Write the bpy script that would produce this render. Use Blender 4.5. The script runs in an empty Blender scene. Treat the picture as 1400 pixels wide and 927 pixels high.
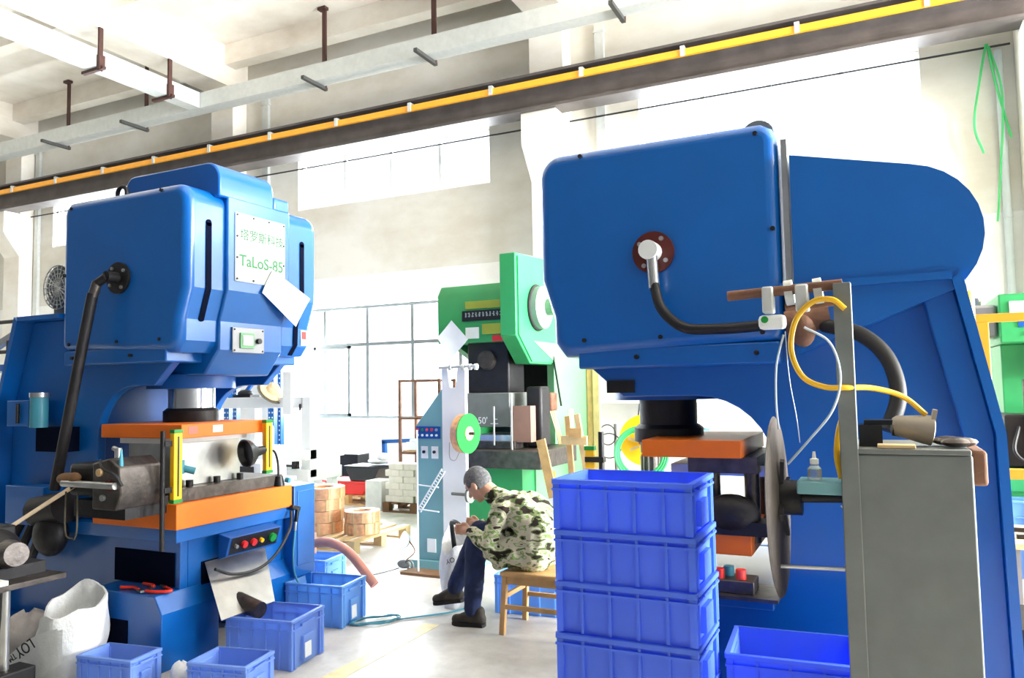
import bpy, bmesh, math, random
from mathutils import Vector, Matrix
random.seed(7)
R_ = math.radians
PI = math.pi
scene = bpy.context.scene
col = scene.collection

# ------------------------------------------------------------------ camera
cam_d = bpy.data.cameras.new('camera')
cam_d.sensor_width = 36.0
cam_d.lens = 36.0 * 1050.0 / 1400.0
cam = bpy.data.objects.new('camera', cam_d)
col.objects.link(cam)
yw, pt, rl = R_(25.5), R_(3.7), R_(1.04)
fwd = Vector((-math.sin(yw) * math.cos(pt), math.cos(yw) * math.cos(pt), math.sin(pt)))
rgt = Vector((math.cos(yw), math.sin(yw), 0))
upv = rgt.cross(fwd)
cr = rgt * math.cos(rl) - upv * math.sin(rl)
cu = upv * math.cos(rl) + rgt * math.sin(rl)
cam.matrix_world = Matrix(((cr.x, cu.x, -fwd.x, 0), (cr.y, cu.y, -fwd.y, 0), (cr.z, cu.z, -fwd.z, 1.6), (0, 0, 0, 1)))
cam_d.clip_end = 200
scene.camera = cam

# ------------------------------------------------------------------ light and exposure
scene.view_settings.view_transform = 'Standard'
scene.view_settings.look = 'None'
scene.view_settings.gamma = 1.0
scene.view_settings.exposure = 0.95
scene.view_settings.use_curve_mapping = False
world = bpy.data.worlds.new('world')
scene.world = world
world.use_nodes = True
bgn = world.node_tree.nodes['Background']
bgn.inputs[0].default_value = (0.93, 0.97, 1.0, 1)
bgn.inputs[1].default_value = 2.2

def area(name, loc, rot, sx, sy, radiance, color=(0.95, 0.98, 1.0)):
    d = bpy.data.lights.new(name, 'AREA')
    d.shape = 'RECTANGLE'; d.size = sx; d.size_y = sy
    d.energy = radiance * PI * sx * sy
    d.color = color
    o = bpy.data.objects.new(name, d); col.objects.link(o)
    o.location = loc; o.rotation_euler = rot
    return o
# daylight outside the windows of the long back wall (facing into the hall)
WALL_Y = 10.9
HIGH = [(-16.5, -12.5), (-9.5, -5.54), (-3.05, 0.63), (3.2, 7.3)]
LOW = [(-16.5, -12.5), (-9.9, -5.25), (3.2, 7.5)]
HZ = (4.93, 5.85)
LZ = (1.13, 3.1)
WIN_RAD = 20.0
for (a, b) in HIGH:
    area('daylight_high_window', ((a + b) / 2, WALL_Y + 0.55, (HZ[0] + HZ[1]) / 2), (R_(-90), 0, 0), b - a + 0.3, 1.3, WIN_RAD)
for (a, b) in LOW:
    area('daylight_low_window', ((a + b) / 2, WALL_Y + 0.55, (LZ[0] + LZ[1]) / 2), (R_(-90), 0, 0), b - a + 0.3, 2.2, WIN_RAD)
# open gate at the right end of the hall
area('daylight_gate', (13.1, 6.4, 3.0), (R_(90), 0, R_(90)), 6.0, 5.8, 50.0)

# ------------------------------------------------------------------ materials
def lin(c):
    out = []
    for v in c[:3]:
        v = v / 255.0
        out.append(v / 12.92 if v <= 0.04045 else ((v + 0.055) / 1.055) ** 2.4)
    return out
MATS = {}
def mat(name, rgb, rough=0.5, metal=0.0, var=0.08, scale=6.0, bump=0.0, bscale=40.0, spec=0.5, coat=0.0, alpha=None, trans=0.0):
    m = bpy.data.materials.new(name); m.use_nodes = True
    nt = m.node_tree; n = nt.nodes; l = nt.links
    b = n['Principled BSDF']
    c = lin(rgb)
    b.inputs['Roughness'].default_value = rough
    b.inputs['Metallic'].default_value = metal
    b.inputs['Specular IOR Level'].default_value = spec
    if coat: b.inputs['Coat Weight'].default_value = coat; b.inputs['Coat Roughness'].default_value = 0.16
    if trans: b.inputs['Transmission Weight'].default_value = trans
    if alpha is not None: b.inputs['Alpha'].default_value = alpha
    tc = n.new('ShaderNodeTexCoord')
    nz = n.new('ShaderNodeTexNoise'); nz.inputs['Scale'].default_value = scale; nz.inputs['Detail'].default_value = 5
    l.new(tc.outputs['Object'], nz.inputs['Vector'])
    rp = n.new('ShaderNodeValToRGB')
    rp.color_ramp.elements[0].position = 0.3; rp.color_ramp.elements[1].position = 0.7
    rp.color_ramp.elements[0].color = (*[max(0, v * (1 - var)) for v in c], 1)
    rp.color_ramp.elements[1].color = (*[min(1, v * (1 + var)) for v in c], 1)
    l.new(nz.outputs['Fac'], rp.inputs['Fac']); l.new(rp.outputs['Color'], b.inputs['Base Color'])
    if bump:
        n2 = n.new('ShaderNodeTexNoise'); n2.inputs['Scale'].default_value = bscale; n2.inputs['Detail'].default_value = 4
        l.new(tc.outputs['Object'], n2.inputs['Vector'])
        bp = n.new('ShaderNodeBump'); bp.inputs['Strength'].default_value = bump; bp.inputs['Distance'].default_value = 0.02
        l.new(n2.outputs['Fac'], bp.inputs['Height']); l.new(bp.outputs['Normal'], b.inputs['Normal'])
    MATS[name] = m
    return m
def stops(name, fac_scale, cols, rough=0.8, detail=3.0, stretch=(1, 1, 1), interp='CONSTANT', bump=0.0, spec=0.3):
    """several flat colours picked by a noise (camouflage, rust, stains)"""
    m = bpy.data.materials.new(name); m.use_nodes = True
    nt = m.node_tree; n = nt.nodes; l = nt.links; b = n['Principled BSDF']
    b.inputs['Roughness'].default_value = rough; b.inputs['Specular IOR Level'].default_value = spec
    tc = n.new('ShaderNodeTexCoord'); mp = n.new('ShaderNodeMapping'); mp.inputs['Scale'].default_value = stretch
    nz = n.new('ShaderNodeTexNoise'); nz.inputs['Scale'].default_value = fac_scale; nz.inputs['Detail'].default_value = detail
    l.new(tc.outputs['Object'], mp.inputs['Vector']); l.new(mp.outputs['Vector'], nz.inputs['Vector'])
    rp = n.new('ShaderNodeValToRGB'); rp.color_ramp.interpolation = interp
    while len(rp.color_ramp.elements) < len(cols): rp.color_ramp.elements.new(0.5)
    for e, (p, c) in zip(rp.color_ramp.elements, cols):
        e.position = p; e.color = (*lin(c), 1)
    l.new(nz.outputs['Fac'], rp.inputs['Fac']); l.new(rp.outputs['Color'], b.inputs['Base Color'])
    if bump:
        bp = n.new('ShaderNodeBump'); bp.inputs['Strength'].default_value = bump; bp.inputs['Distance'].default_value = 0.02
        l.new(nz.outputs['Fac'], bp.inputs['Height']); l.new(bp.outputs['Normal'], b.inputs['Normal'])
    MATS[name] = m
    return m

mat('blue_paint', (3, 94, 176), 0.3, 0, 0.05, 3, 0.02, 60, coat=0.4)
mat('blue_inner', (6, 80, 160), 0.4, 0, 0.08, 3)
mat('orange_paint', (244, 118, 12), 0.42, 0, 0.06, 5)
mat('shade_and_bracket_dark', (10, 16, 36), 0.9, 0, 0.05, spec=0.05)  # painted shade for slots and openings, also colours the dark side bracket
mat('black_metal', (34, 32, 34), 0.5, 0.3, 0.25, 12, 0.1)
mat('black_rubber', (24, 23, 24), 0.6, 0, 0.2, 14)
mat('black_plastic', (20, 20, 22), 0.35, 0, 0.1)
mat('greasy_steel', (88, 82, 78), 0.42, 0.75, 0.35, 14, 0.15)
mat('steel', (190, 190, 188), 0.3, 0.85, 0.12, 10, 0.03)
mat('disc_steel', (72, 66, 61), 0.75, 0.0, 0.25, 9, 0.1, spec=0.2)
mat('reel_green', (40, 146, 60), 0.75, 0, 0.05, spec=0.15)
mat('plate_olive', (160, 170, 60), 0.5, 0, 0.08)
mat('chrome', (225, 225, 225), 0.18, 1.0, 0.05, 6)
mat('white_metal', (236, 238, 236), 0.45, 0, 0.04, 4)
mat('plate_white', (240, 244, 240), 0.5, 0, 0.03, 5)
mat('paper', (238, 242, 245), 0.85, 0, 0.03, 9, 0.05, 20)
mat('green_print', (40, 132, 72), 0.6, 0, 0.02)
mat('grey_print', (190, 205, 205), 0.6, 0, 0.02)
mat('grey_panel', (150, 152, 156), 0.45, 0.3, 0.05)
mat('green_paint', (52, 158, 92), 0.4, 0, 0.08, 4, 0.03)
mat('green_pale', (110, 172, 122), 0.45, 0, 0.1, 3, 0.03)
mat('teal_paint', (118, 168, 172), 0.5, 0, 0.06, 4)
mat('grey_paint', (112, 116, 112), 0.55, 0, 0.1, 10, 0.04, 50)
mat('yellow_paint', (250, 190, 20), 0.4, 0, 0.05)
mat('amber_paint', (250, 170, 40), 0.4, 0, 0.05)
mat('yellow_rubber', (224, 172, 18), 0.45, 0, 0.08)
mat('crate_blue', (112, 154, 255), 0.36, 0, 0.04, 5, spec=0.5)
mat('crate_cyan', (150, 206, 255), 0.4, 0, 0.04, 5)
mat('crate_blue_lit', (156, 194, 255), 0.4, 0, 0.04, 5)  # lit copy of the crate blue, daylight put into its colour
for nm, cc_ in (('crate_blue', (108, 150, 255)), ('crate_blue_lit', (160, 196, 255)), ('crate_cyan', (150, 206, 255))):   # thin plastic lets light through
    nt_ = MATS[nm].node_tree
    tl = nt_.nodes.new('ShaderNodeBsdfTranslucent'); tl.inputs[0].default_value = (*lin(cc_), 1)
    mx_ = nt_.nodes.new('ShaderNodeMixShader'); mx_.inputs[0].default_value = 0.5
    nt_.links.new(nt_.nodes['Principled BSDF'].outputs[0], mx_.inputs[1]); nt_.links.new(tl.outputs[0], mx_.inputs[2])
    nt_.links.new(mx_.outputs[0], nt_.nodes['Material Output'].inputs[0])
mat('red_plastic', (222, 44, 40), 0.35, 0, 0.05)
mat('red_wet', (232, 60, 44), 0.25, 0, 0.05)
mat('green_plastic', (24, 140, 56), 0.35, 0, 0.05)
mat('brown_flange', (92, 34, 30), 0.4, 0.2, 0.2)
mat('wood', (206, 164, 108), 0.6, 0, 0.18, 9, 0.1, 30)
mat('wood_pale', (222, 190, 140), 0.65, 0, 0.15, 9, 0.1, 30)
mat('wood_dark', (120, 86, 54), 0.7, 0, 0.2, 9, 0.1, 30)
mat('copper_coil', (226, 172, 128), 0.4, 0.35, 0.2, 30)
mat('brass_strip', (224, 190, 140), 0.35, 0.3, 0.08, 8)
mat('brick_white', (232, 226, 214), 0.8, 0, 0.08, 12, 0.2)
mat('block_grey', (214, 214, 208), 0.8, 0, 0.08, 12, 0.2)
mat('rust', (120, 84, 64), 0.75, 0.2, 0.35, 12, 0.2)
mat('galvanised', (200, 203, 200), 0.5, 0.25, 0.06, 12)
mat('crane_grey', (86, 80, 78), 0.6, 0.2, 0.25, 3, 0.1)
mat('brown_rod', (78, 50, 44), 0.7, 0.2, 0.2)
mat('fitting_grey', (158, 148, 134), 0.5, 0.2, 0.15)
mat('pink_sticker', (226, 120, 108), 0.6, 0, 0.05)
mat('green_print_dark', (20, 104, 52), 0.6, 0, 0.02)
mat('window_grey', (120, 126, 126), 0.5, 0, 0.05)
mat('sign_white', (196, 204, 198), 0.75, 0, 0.02, 5, spec=0.1)
mat('rod_grey', (70, 70, 68), 0.6, 0.2, 0.1)
mat('pvc_grey', (196, 204, 206), 0.5, 0, 0.05)
mat('green_cord', (70, 190, 110), 0.5, 0, 0.05)
mat('sack_white', (236, 238, 238), 0.6, 0, 0.05, 20, 0.25, 60)
mat('sack_grey', (196, 190, 188), 0.7, 0, 0.08, 20, 0.25, 60)
mat('skin', (206, 158, 132), 0.5, 0, 0.06, 20)
mat('hair_grey', (104, 104, 104), 0.8, 0, 0.45, 70, 0.4, 200)
mat('denim', (26, 40, 78), 0.85, 0, 0.3, 14, 0.2, 30)
mat('shoe', (52, 46, 38), 0.7, 0, 0.3, 20, 0.2)
mat('sole', (34, 30, 28), 0.8, 0, 0.1)
mat('teal_cable', (62, 140, 160), 0.45, 0, 0.05)
mat('pink_hose', (204, 138, 120), 0.55, 0, 0.12, 12)
mat('straw', (224, 200, 156), 0.8, 0, 0.15, 40, 0.3)
mat('straw_dark', (90, 84, 70), 0.8, 0, 0.2, 40, 0.3)
mat('scrap_dark', (48, 40, 96), 0.5, 0.3, 0.4, 30)
mat('scrap_light', (206, 206, 210), 0.5, 0.4, 0.3, 40)
mat('clear_bottle', (220, 228, 232), 0.15, 0, 0.03, trans=0.75)
mat('clear_tube', (190, 204, 214), 0.2, 0, 0.05, spec=0.6)
mat('cyan_box', (40, 170, 220), 0.4, 0, 0.05)
mat('bulb_red', (255, 70, 60), 0.2, 0, 0.02)
mat('cable_black', (30, 30, 32), 0.5, 0, 0.1)
mat('brown_card', (150, 116, 104), 0.8, 0, 0.1)
stops('camouflage', 10.0, [(0.0, (44, 36, 30)), (0.39, (106, 122, 76)), (0.455, (206, 200, 174)), (0.555, (136, 166, 96)), (0.60, (196, 190, 164)), (0.665, (58, 48, 40))], 0.9, 2.0, (1, 1, 1.9))

def pane_material():
    m = bpy.data.materials.new('window_pane'); m.use_nodes = True
    nt = m.node_tree; n = nt.nodes; l = nt.links
    out = n['Material Output']; n.remove(n['Principled BSDF'])
    t = n.new('ShaderNodeBsdfTransparent'); t.inputs[0].default_value = (0.95, 0.98, 1, 1)
    g = n.new('ShaderNodeBsdfGlossy'); g.inputs['Roughness'].default_value = 0.05
    mx = n.new('ShaderNodeMixShader'); mx.inputs[0].default_value = 0.05
    l.new(t.outputs[0], mx.inputs[1]); l.new(g.outputs[0], mx.inputs[2]); l.new(mx.outputs[0], out.inputs[0])
    MATS['window_pane'] = m
pane_material()

def wall_material(name, upper, lower, zsplit, stain):
    """plaster: stained upper coat, whiter coat below a painted line, vague water stains"""
    m = bpy.data.materials.new(name); m.use_nodes = True
    nt = m.node_tree; n = nt.nodes; l = nt.links; b = n['Principled BSDF']
    b.inputs['Roughness'].default_value = 0.85; b.inputs['Specular IOR Level'].default_value = 0.2
    tc = n.new('ShaderNodeTexCoord')
    sx = n.new('ShaderNodeSeparateXYZ'); l.new(tc.outputs['Object'], sx.inputs[0])
    gt = n.new('ShaderNodeMath'); gt.operation = 'GREATER_THAN'; gt.inputs[1].default_value = zsplit
    l.new(sx.outputs['Z'], gt.inputs[0])
    mp = n.new('ShaderNodeMapping'); mp.inputs['Scale'].default_value = (0.6, 0.6, 1.1)
    l.new(tc.outputs['Object'], mp.inputs['Vector'])
    n1 = n.new('ShaderNodeTexNoise'); n1.inputs['Scale'].default_value = 1.3; n1.inputs['Detail'].default_value = 9; n1.inputs['Roughness'].default_value = 0.62
    l.new(mp.outputs['Vector'], n1.inputs['Vector'])
    rp = n.new('ShaderNodeValToRGB'); rp.color_ramp.elements[0].position = 0.32; rp.color_ramp.elements[1].position = 0.62
    rp.color_ramp.elements[0].color = (*lin(stain), 1); rp.color_ramp.elements[1].color = (*lin(upper), 1)
    l.new(n1.outputs['Fac'], rp.inputs['Fac'])
    rp2 = n.new('ShaderNodeValToRGB'); rp2.color_ramp.elements[0].position = 0.25; rp2.color_ramp.elements[1].position = 0.6
    lo2 = tuple(v * 0.93 for v in lower)
    rp2.color_ramp.elements[0].color = (*lin(lo2), 1); rp2.color_ramp.elements[1].color = (*lin(lower), 1)
    l.new(n1.outputs['Fac'], rp2.inputs['Fac'])
    mx = n.new('ShaderNodeMix'); mx.data_type = 'RGBA'
    l.new(gt.outputs[0], mx.inputs['Factor']); l.new(rp2.outputs['Color'], mx.inputs['A']); l.new(rp.outputs['Color'], mx.inputs['B'])
    l.new(mx.outputs['Result'], b.inputs['Base Color'])
    bp = n.new('ShaderNodeBump'); bp.inputs['Strength'].default_value = 0.15; bp.inputs['Distance'].default_value = 0.03
    l.new(n1.outputs['Fac'], bp.inputs['Height']); l.new(bp.outputs['Normal'], b.inputs['Normal'])
    MATS[name] = m
wall_material('plaster', (222, 219, 211), (240, 238, 234), 3.63, (204, 197, 183))
wall_material('concrete_white', (238, 234, 226), (242, 241, 238), -9.0, (222, 212, 196))
mat('light_block_dark', (52, 54, 58), 0.9, 0, 0.1, 2)  # kept dark so the unseen wall throws little light back
wall_material('ceiling_lime', (238, 231, 220), (238, 231, 220), -9.0, (214, 203, 187))

def floor_material():
    m = bpy.data.materials.new('floor_concrete'); m.use_nodes = True
    nt = m.node_tree; n = nt.nodes; l = nt.links; b = n['Principled BSDF']
    b.inputs['Roughness'].default_value = 0.42; b.inputs['Specular IOR Level'].default_value = 0.4
    tc = n.new('ShaderNodeTexCoord')
    n1 = n.new('ShaderNodeTexNoise'); n1.inputs['Scale'].default_value = 1.6; n1.inputs['Detail'].default_value = 9; n1.inputs['Roughness'].default_value = 0.65
    l.new(tc.outputs['Object'], n1.inputs['Vector'])
    rp = n.new('ShaderNodeValToRGB'); rp.color_ramp.elements[0].position = 0.3; rp.color_ramp.elements[1].position = 0.62
    rp.color_ramp.elements[0].color = (*lin((168, 165, 158)), 1); rp.color_ramp.elements[1].color = (*lin((222, 220, 214)), 1)
    l.new(n1.outputs['Fac'], rp.inputs['Fac']); l.new(rp.outputs['Color'], b.inputs['Base Color'])
    rr = n.new('ShaderNodeMapRange'); rr.inputs['To Min'].default_value = 0.55; rr.inputs['To Max'].default_value = 0.33
    l.new(n1.outputs['Fac'], rr.inputs['Value']); l.new(rr.outputs[0], b.inputs['Roughness'])
    MATS['floor_concrete'] = m
floor_material()
mat('floor_yellow', (226, 212, 150), 0.5, 0, 0.2, 8)

# ------------------------------------------------------------------ mesh helpers
ORG = {}
def catmull(P, k=8):
    P = [Vector(p) for p in P]
    if len(P) < 3: return P
    out = []
    Q = [P[0] * 2 - P[1]] + P + [P[-1] * 2 - P[-2]]
    for i in range(1, len(Q) - 2):
        a, b, c, d = Q[i - 1], Q[i], Q[i + 1], Q[i + 2]
        for s in range(k):
            t = s / k
            out.append(0.5 * ((2 * b) + (c - a) * t + (2 * a - 5 * b + 4 * c - d) * t * t + (3 * b - a - 3 * c + d) * t ** 3))
    out.append(P[-1])
    return out
def arc(cx, cy, r, a0, a1, n=8):
    return [(cx + r * math.cos(R_(a0 + (a1 - a0) * i / n)), cy + r * math.sin(R_(a0 + (a1 - a0) * i / n))) for i in range(n + 1)]

class MB:
    def __init__(s, sx=1.0): s.v = []; s.f = []; s.sx = sx
    def add(s, vs, fs):
        k = len(s.v); s.v += [tuple(p) for p in vs]; s.f += [tuple(i + k for i in f) for f in fs]; return s
    def box(s, x0, x1, y0, y1, z0, z1):
        return s.add([(x0, y0, z0), (x1, y0, z0), (x1, y1, z0), (x0, y1, z0), (x0, y0, z1), (x1, y0, z1), (x1, y1, z1), (x0, y1, z1)],
                     [(0, 3, 2, 1), (4, 5, 6, 7), (0, 1, 5, 4), (1, 2, 6, 5), (2, 3, 7, 6), (3, 0, 4, 7)])
    def prism(s, pts, axis, a, b):
        n = len(pts)
        if axis == 'y': mk = lambda p, t: (p[0], t, p[1])
        elif axis == 'x': mk = lambda p, t: (t, p[0], p[1])
        else: mk = lambda p, t: (p[0], p[1], t)
        vs = [mk(p, a) for p in pts] + [mk(p, b) for p in pts]
        fs = [tuple(range(n))[::-1], tuple(range(n, 2 * n))] + [(i, (i + 1) % n, n + (i + 1) % n, n + i) for i in range(n)]
        return s.add(vs, fs)
    def cyl(s, p0, p1, r0, r1=None, n=16, caps=True):
        p0 = Vector(p0); p1 = Vector(p1); r1 = r0 if r1 is None else r1
        d = (p1 - p0).normalized(); u = d.orthogonal().normalized(); w = d.cross(u)
        vs = []
        for p, r in ((p0, r0), (p1, r1)):
            for i in range(n):
                a = 2 * PI * i / n; vs.append(p + (u * math.cos(a) + w * math.sin(a)) * r)
        fs = [(i, (i + 1) % n, n + (i + 1) % n, n + i) for i in range(n)]
        if caps: fs += [tuple(range(n))[::-1], tuple(range(n, 2 * n))]
        return s.add(vs, fs)
    def bar(s, p0, p1, w, h, up=(0, 0, 1)):
        p0 = Vector(p0); p1 = Vector(p1); d = (p1 - p0).normalized(); up = Vector(up)
        a = d.cross(up)
        if a.length < 1e-4: a = d.orthogonal()
        a.normalize(); b = a.cross(d).normalized()
        vs = []
        for p in (p0, p1):
            for i, j in ((-1, -1), (1, -1), (1, 1), (-1, 1)): vs.append(p + a * (w / 2 * i) + b * (h / 2 * j))
        return s.add(vs, [(0, 3, 2, 1), (4, 5, 6, 7), (0, 1, 5, 4), (1, 2, 6, 5), (2, 3, 7, 6), (3, 0, 4, 7)])
    def tube(s, P, r, n=8, smooth=True, k=8, rad=None):
        P = catmull(P, k) if smooth else [Vector(p) for p in P]
        m = len(P); vs = []; u = None
        for i, p in enumerate(P):
            d = (P[min(i + 1, m - 1)] - P[max(i - 1, 0)])
            d = d.normalized() if d.length > 1e-9 else Vector((0, 0, 1))
            u = d.orthogonal().normalized() if u is None else (u - d * u.dot(d)).normalized()
            w = d.cross(u); rr = r if rad is None else rad(i / (m - 1))
            for j in range(n):
                a = 2 * PI * j / n; vs.append(p + (u * math.cos(a) + w * math.sin(a)) * rr)
        fs = []
        for i in range(m - 1):
            for j in range(n): fs.append((i * n + j, i * n + (j + 1) % n, (i + 1) * n + (j + 1) % n, (i + 1) * n + j))
        fs += [tuple(range(n))[::-1], tuple(range((m - 1) * n, m * n))]
        return s.add(vs, fs)
    def lathe(s, prof, c=(0, 0, 0), axis=(0, 0, 1), n=24):
        c = Vector(c); d = Vector(axis).normalized(); u = d.orthogonal().normalized(); w = d.cross(u)
        vs = []; m = len(prof)
        for (r, t) in prof:
            r = max(r, 1e-4)
            for j in range(n):
                a = 2 * PI * j / n; vs.append(c + d * t + (u * math.cos(a) + w * math.sin(a)) * r)
        fs = []
        for i in range(m - 1):
            for j in range(n): fs.append((i * n + j, i * n + (j + 1) % n, (i + 1) * n + (j + 1) % n, (i + 1) * n + j))
        fs += [tuple(range(n))[::-1], tuple(range((m - 1) * n, m * n))]
        return s.add(vs, fs)
    def ball(s, c, r, n=16, m=10, rot=None):
        c = Vector(c); r = (r, r, r) if not hasattr(r, '__len__') else r
        vs = []; fs = []
        for i in range(m + 1):
            th = PI * i / m
            for j in range(n):
                ph = 2 * PI * j / n
                p = Vector((r[0] * math.sin(th) * math.cos(ph), r[1] * math.sin(th) * math.sin(ph), r[2] * math.cos(th)))
                if rot is not None: p = rot @ p
                vs.append(c + p)
        for i in range(m):
            for j in range(n): fs.append((i * n + j, i * n + (j + 1) % n, (i + 1) * n + (j + 1) % n, (i + 1) * n + j))
        return s.add(vs, fs)
    def torus(s, c, axis, R, r, n=24, m=8, a0=0, a1=360):
        c = Vector(c); d = Vector(axis).normalized(); u = d.orthogonal().normalized(); w = d.cross(u)
        full = abs(a1 - a0) >= 359
        pts = []
        k = n if full else n + 1
        vs = []
        for i in range(k):
            a = R_(a0 + (a1 - a0) * i / n); e = u * math.cos(a) + w * math.sin(a)
            for j in range(m):
                b = 2 * PI * j / m; vs.append(c + e * (R + r * math.cos(b)) + d * (r * math.sin(b)))
        fs = []
        for i in range(n):
            i2 = (i + 1) % k
            for j in range(m): fs.append((i * m + j, i * m + (j + 1) % m, i2 * m + (j + 1) % m, i2 * m + j))
        return s.add(vs, fs)
    def sheet(s, grid):
        """grid[i][j] of points"""
        a = len(grid); b = len(grid[0]); vs = [p for r in grid for p in r]
        return s.add(vs, [(i * b + j, i * b + j + 1, (i + 1) * b + j + 1, (i + 1) * b + j) for i in range(a - 1) for j in range(b - 1)])
    def mesh(s, name, org=(0, 0, 0), smooth=True, sharp=38):
        me = bpy.data.meshes.new(name)
        o = Vector(org)
        me.from_pydata([(p[0] * s.sx - o.x, p[1] - o.y, p[2] - o.z) for p in s.v], [], s.f)
        bm = bmesh.new(); bm.from_mesh(me)
        bmesh.ops.remove_doubles(bm, verts=bm.verts, dist=1e-5)
        bmesh.ops.recalc_face_normals(bm, faces=bm.faces)
        bm.to_mesh(me); bm.free()
        if smooth:
            me.shade_smooth(); me.set_sharp_from_angle(angle=R_(sharp))
        return me
    def build(s, name, m, parent=None, bevel=0, seg=2, smooth=True, ang=40, label=None, sharp=38):
        org = ORG.get(parent.name, (0, 0, 0)) if parent is not None else (0, 0, 0)
        me = s.mesh(name, org, smooth, sharp)
        me.materials.append(MATS[m])
        o = bpy.data.objects.new(name, me); col.objects.link(o)
        if parent is not None:
            o.parent = parent; ORG[o.name] = org
        if bevel:
            bv = o.modifiers.new('bevel', 'BEVEL'); bv.width = bevel; bv.segments = seg; bv.limit_method = 'ANGLE'; bv.angle_limit = R_(ang)
            bv.harden_normals = False
        if label: o['label'] = label
        return o
def tag(o, label=None, cat=None, group=None, kind=None):
    if label: o['label'] = label
    if cat: o['category'] = cat
    if group: o['group'] = group
    if kind: o['kind'] = kind
    return o
def thing(name, label, cat, loc=(0, 0, 0), rz=0.0, group=None, world_coords=False):
    o = bpy.data.objects.new(name, None); col.objects.link(o)
    o.location = loc; o.rotation_euler = (0, 0, R_(rz)); o.empty_display_size = 0.1
    tag(o, label, cat, group)
    if world_coords: ORG[o.name] = tuple(loc)
    return o
def single(mb, name, m, label, cat, loc=(0, 0, 0), rz=0, group=None, bevel=0, kind=None, **kw):
    """a thing that is one mesh; mb in world coordinates, origin moved to loc"""
    me = mb.mesh(name, loc); me.materials.append(MATS[m])
    o = bpy.data.objects.new(name, me); col.objects.link(o); o.location = loc
    if rz: o.rotation_euler = (0, 0, R_(rz))
    if bevel:
        bv = o.modifiers.new('bevel', 'BEVEL'); bv.width = bevel; bv.segments = 2; bv.limit_method = 'ANGLE'; bv.angle_limit = R_(40)
    return tag(o, label, cat, group, kind)
def struct(mb, name, m, parent=None, bevel=0, label=None):
    o = mb.build(name, m, parent, bevel=bevel)
    if parent is None: o['kind'] = 'structure'
    if label: o['label'] = label
    return o
def copy_tree(o, parent=None):
    c = o.copy(); col.objects.link(c); c.parent = parent
    for ch in o.children: copy_tree(ch, c)
    return c
def text(s_, name, m, parent, org, xdir, ydir, size, ext=0.001, align='CENTER', bold=0.0):
    cu_ = bpy.data.curves.new(name, 'FONT'); cu_.body = s_; cu_.size = size; cu_.extrude = ext; cu_.offset = bold
    cu_.align_x = align; cu_.align_y = 'CENTER'
    ob = bpy.data.objects.new(name, cu_); col.objects.link(ob)
    dg = bpy.context.evaluated_depsgraph_get()
    me = bpy.data.meshes.new_from_object(ob.evaluated_get(dg))
    bpy.data.objects.remove(ob); bpy.data.curves.remove(cu_)
    x = Vector(xdir).normalized(); y = Vector(ydir).normalized(); z = x.cross(y).normalized()
    o3 = ORG.get(parent.name, (0, 0, 0))
    M = Matrix(((x.x, y.x, z.x, org[0] - o3[0]), (x.y, y.y, z.y, org[1] - o3[1]), (x.z, y.z, z.z, org[2] - o3[2]), (0, 0, 0, 1)))
    me.transform(M); me.materials.clear(); me.materials.append(MATS[m])
    o = bpy.data.objects.new(name, me); col.objects.link(o); o.parent = parent
    ORG[o.name] = o3
    return o

# ================================================================== SETTING
struct(MB().box(-21.2, 13.2, -1.2, 11.2, -0.15, 0.0), 'floor', 'floor_concrete')
def holed_wall(name, x0, x1, z0, z1, y0, y1, holes, m):
    xs = sorted({x0, x1, *[h[0] for h in holes], *[h[1] for h in holes]})
    zs = sorted({z0, z1, *[h[2] for h in holes], *[h[3] for h in holes]})
    b = MB()
    for i in range(len(xs) - 1):
        for j in range(len(zs) - 1):
            cx = (xs[i] + xs[i + 1]) / 2; cz = (zs[j] + zs[j + 1]) / 2
            if any(h[0] < cx < h[1] and h[2] < cz < h[3] for h in holes): continue
            b.box(xs[i], xs[i + 1], y0, y1, zs[j], zs[j + 1])
    return struct(b, name, m)
holes = [(a, b, *HZ) for a, b in HIGH] + [(a, b, *LZ) for a, b in LOW]
holed_wall('wall_back', -21, 13.2, 0, 8.2, WALL_Y, WALL_Y + 0.25, holes, 'plaster')
struct(MB().box(-21.2, -21, -1.2, 11.15, 0, 8.2), 'wall_left', 'plaster')
struct(MB().box(-21, 13.2, -1.2, -1.0, 0, 8.2), 'light_block_wall', 'light_block_dark')  # unseen wall pulled close behind the camera and darkened to cut bounce light
struct(MB().box(13.0, 13.2, -1.2, 3.4, 0, 8.2).box(13.0, 13.2, 9.4, 11.15, 0, 8.2).box(13.0, 13.2, 3.4, 9.4, 5.9, 8.2), 'wall_right', 'plaster')
ceil = struct(MB().box(-21.2, 13.2, -1.2, 11.15, 8.1, 8.25), 'ceiling', 'ceiling_lime')
COLX = [-17.4, -11.05, -4.38, 1.93, 8.3]
for i, x in enumerate(COLX):
    ob = struct(MB().box(x - 0.3, x + 0.3, -1.0, WALL_Y, 7.35, 8.1), 'roof_beam', 'ceiling_lime', ceil)
for y in (10.45, 8.1, 5.6, 3.1, 0.6):
    struct(MB().box(-21, 13.0, y - 0.13, y + 0.13, 7.72, 8.1), 'roof_joist', 'ceiling_lime', ceil)
for i, x in enumerate(COLX[:-1]):
    c = struct(MB().box(x - 0.28, x + 0.28, 10.55, WALL_Y, 0, 7.35), 'column_%d' % (i + 1), 'concrete_white', bevel=0.01)
    struct(MB().prism([(10.56, 4.72), (10.2, 5.22), (10.2, 5.69), (10.56, 5.69)], 'x', x - 0.28, x + 0.28), 'corbel', 'concrete_white', c, bevel=0.01)
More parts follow.
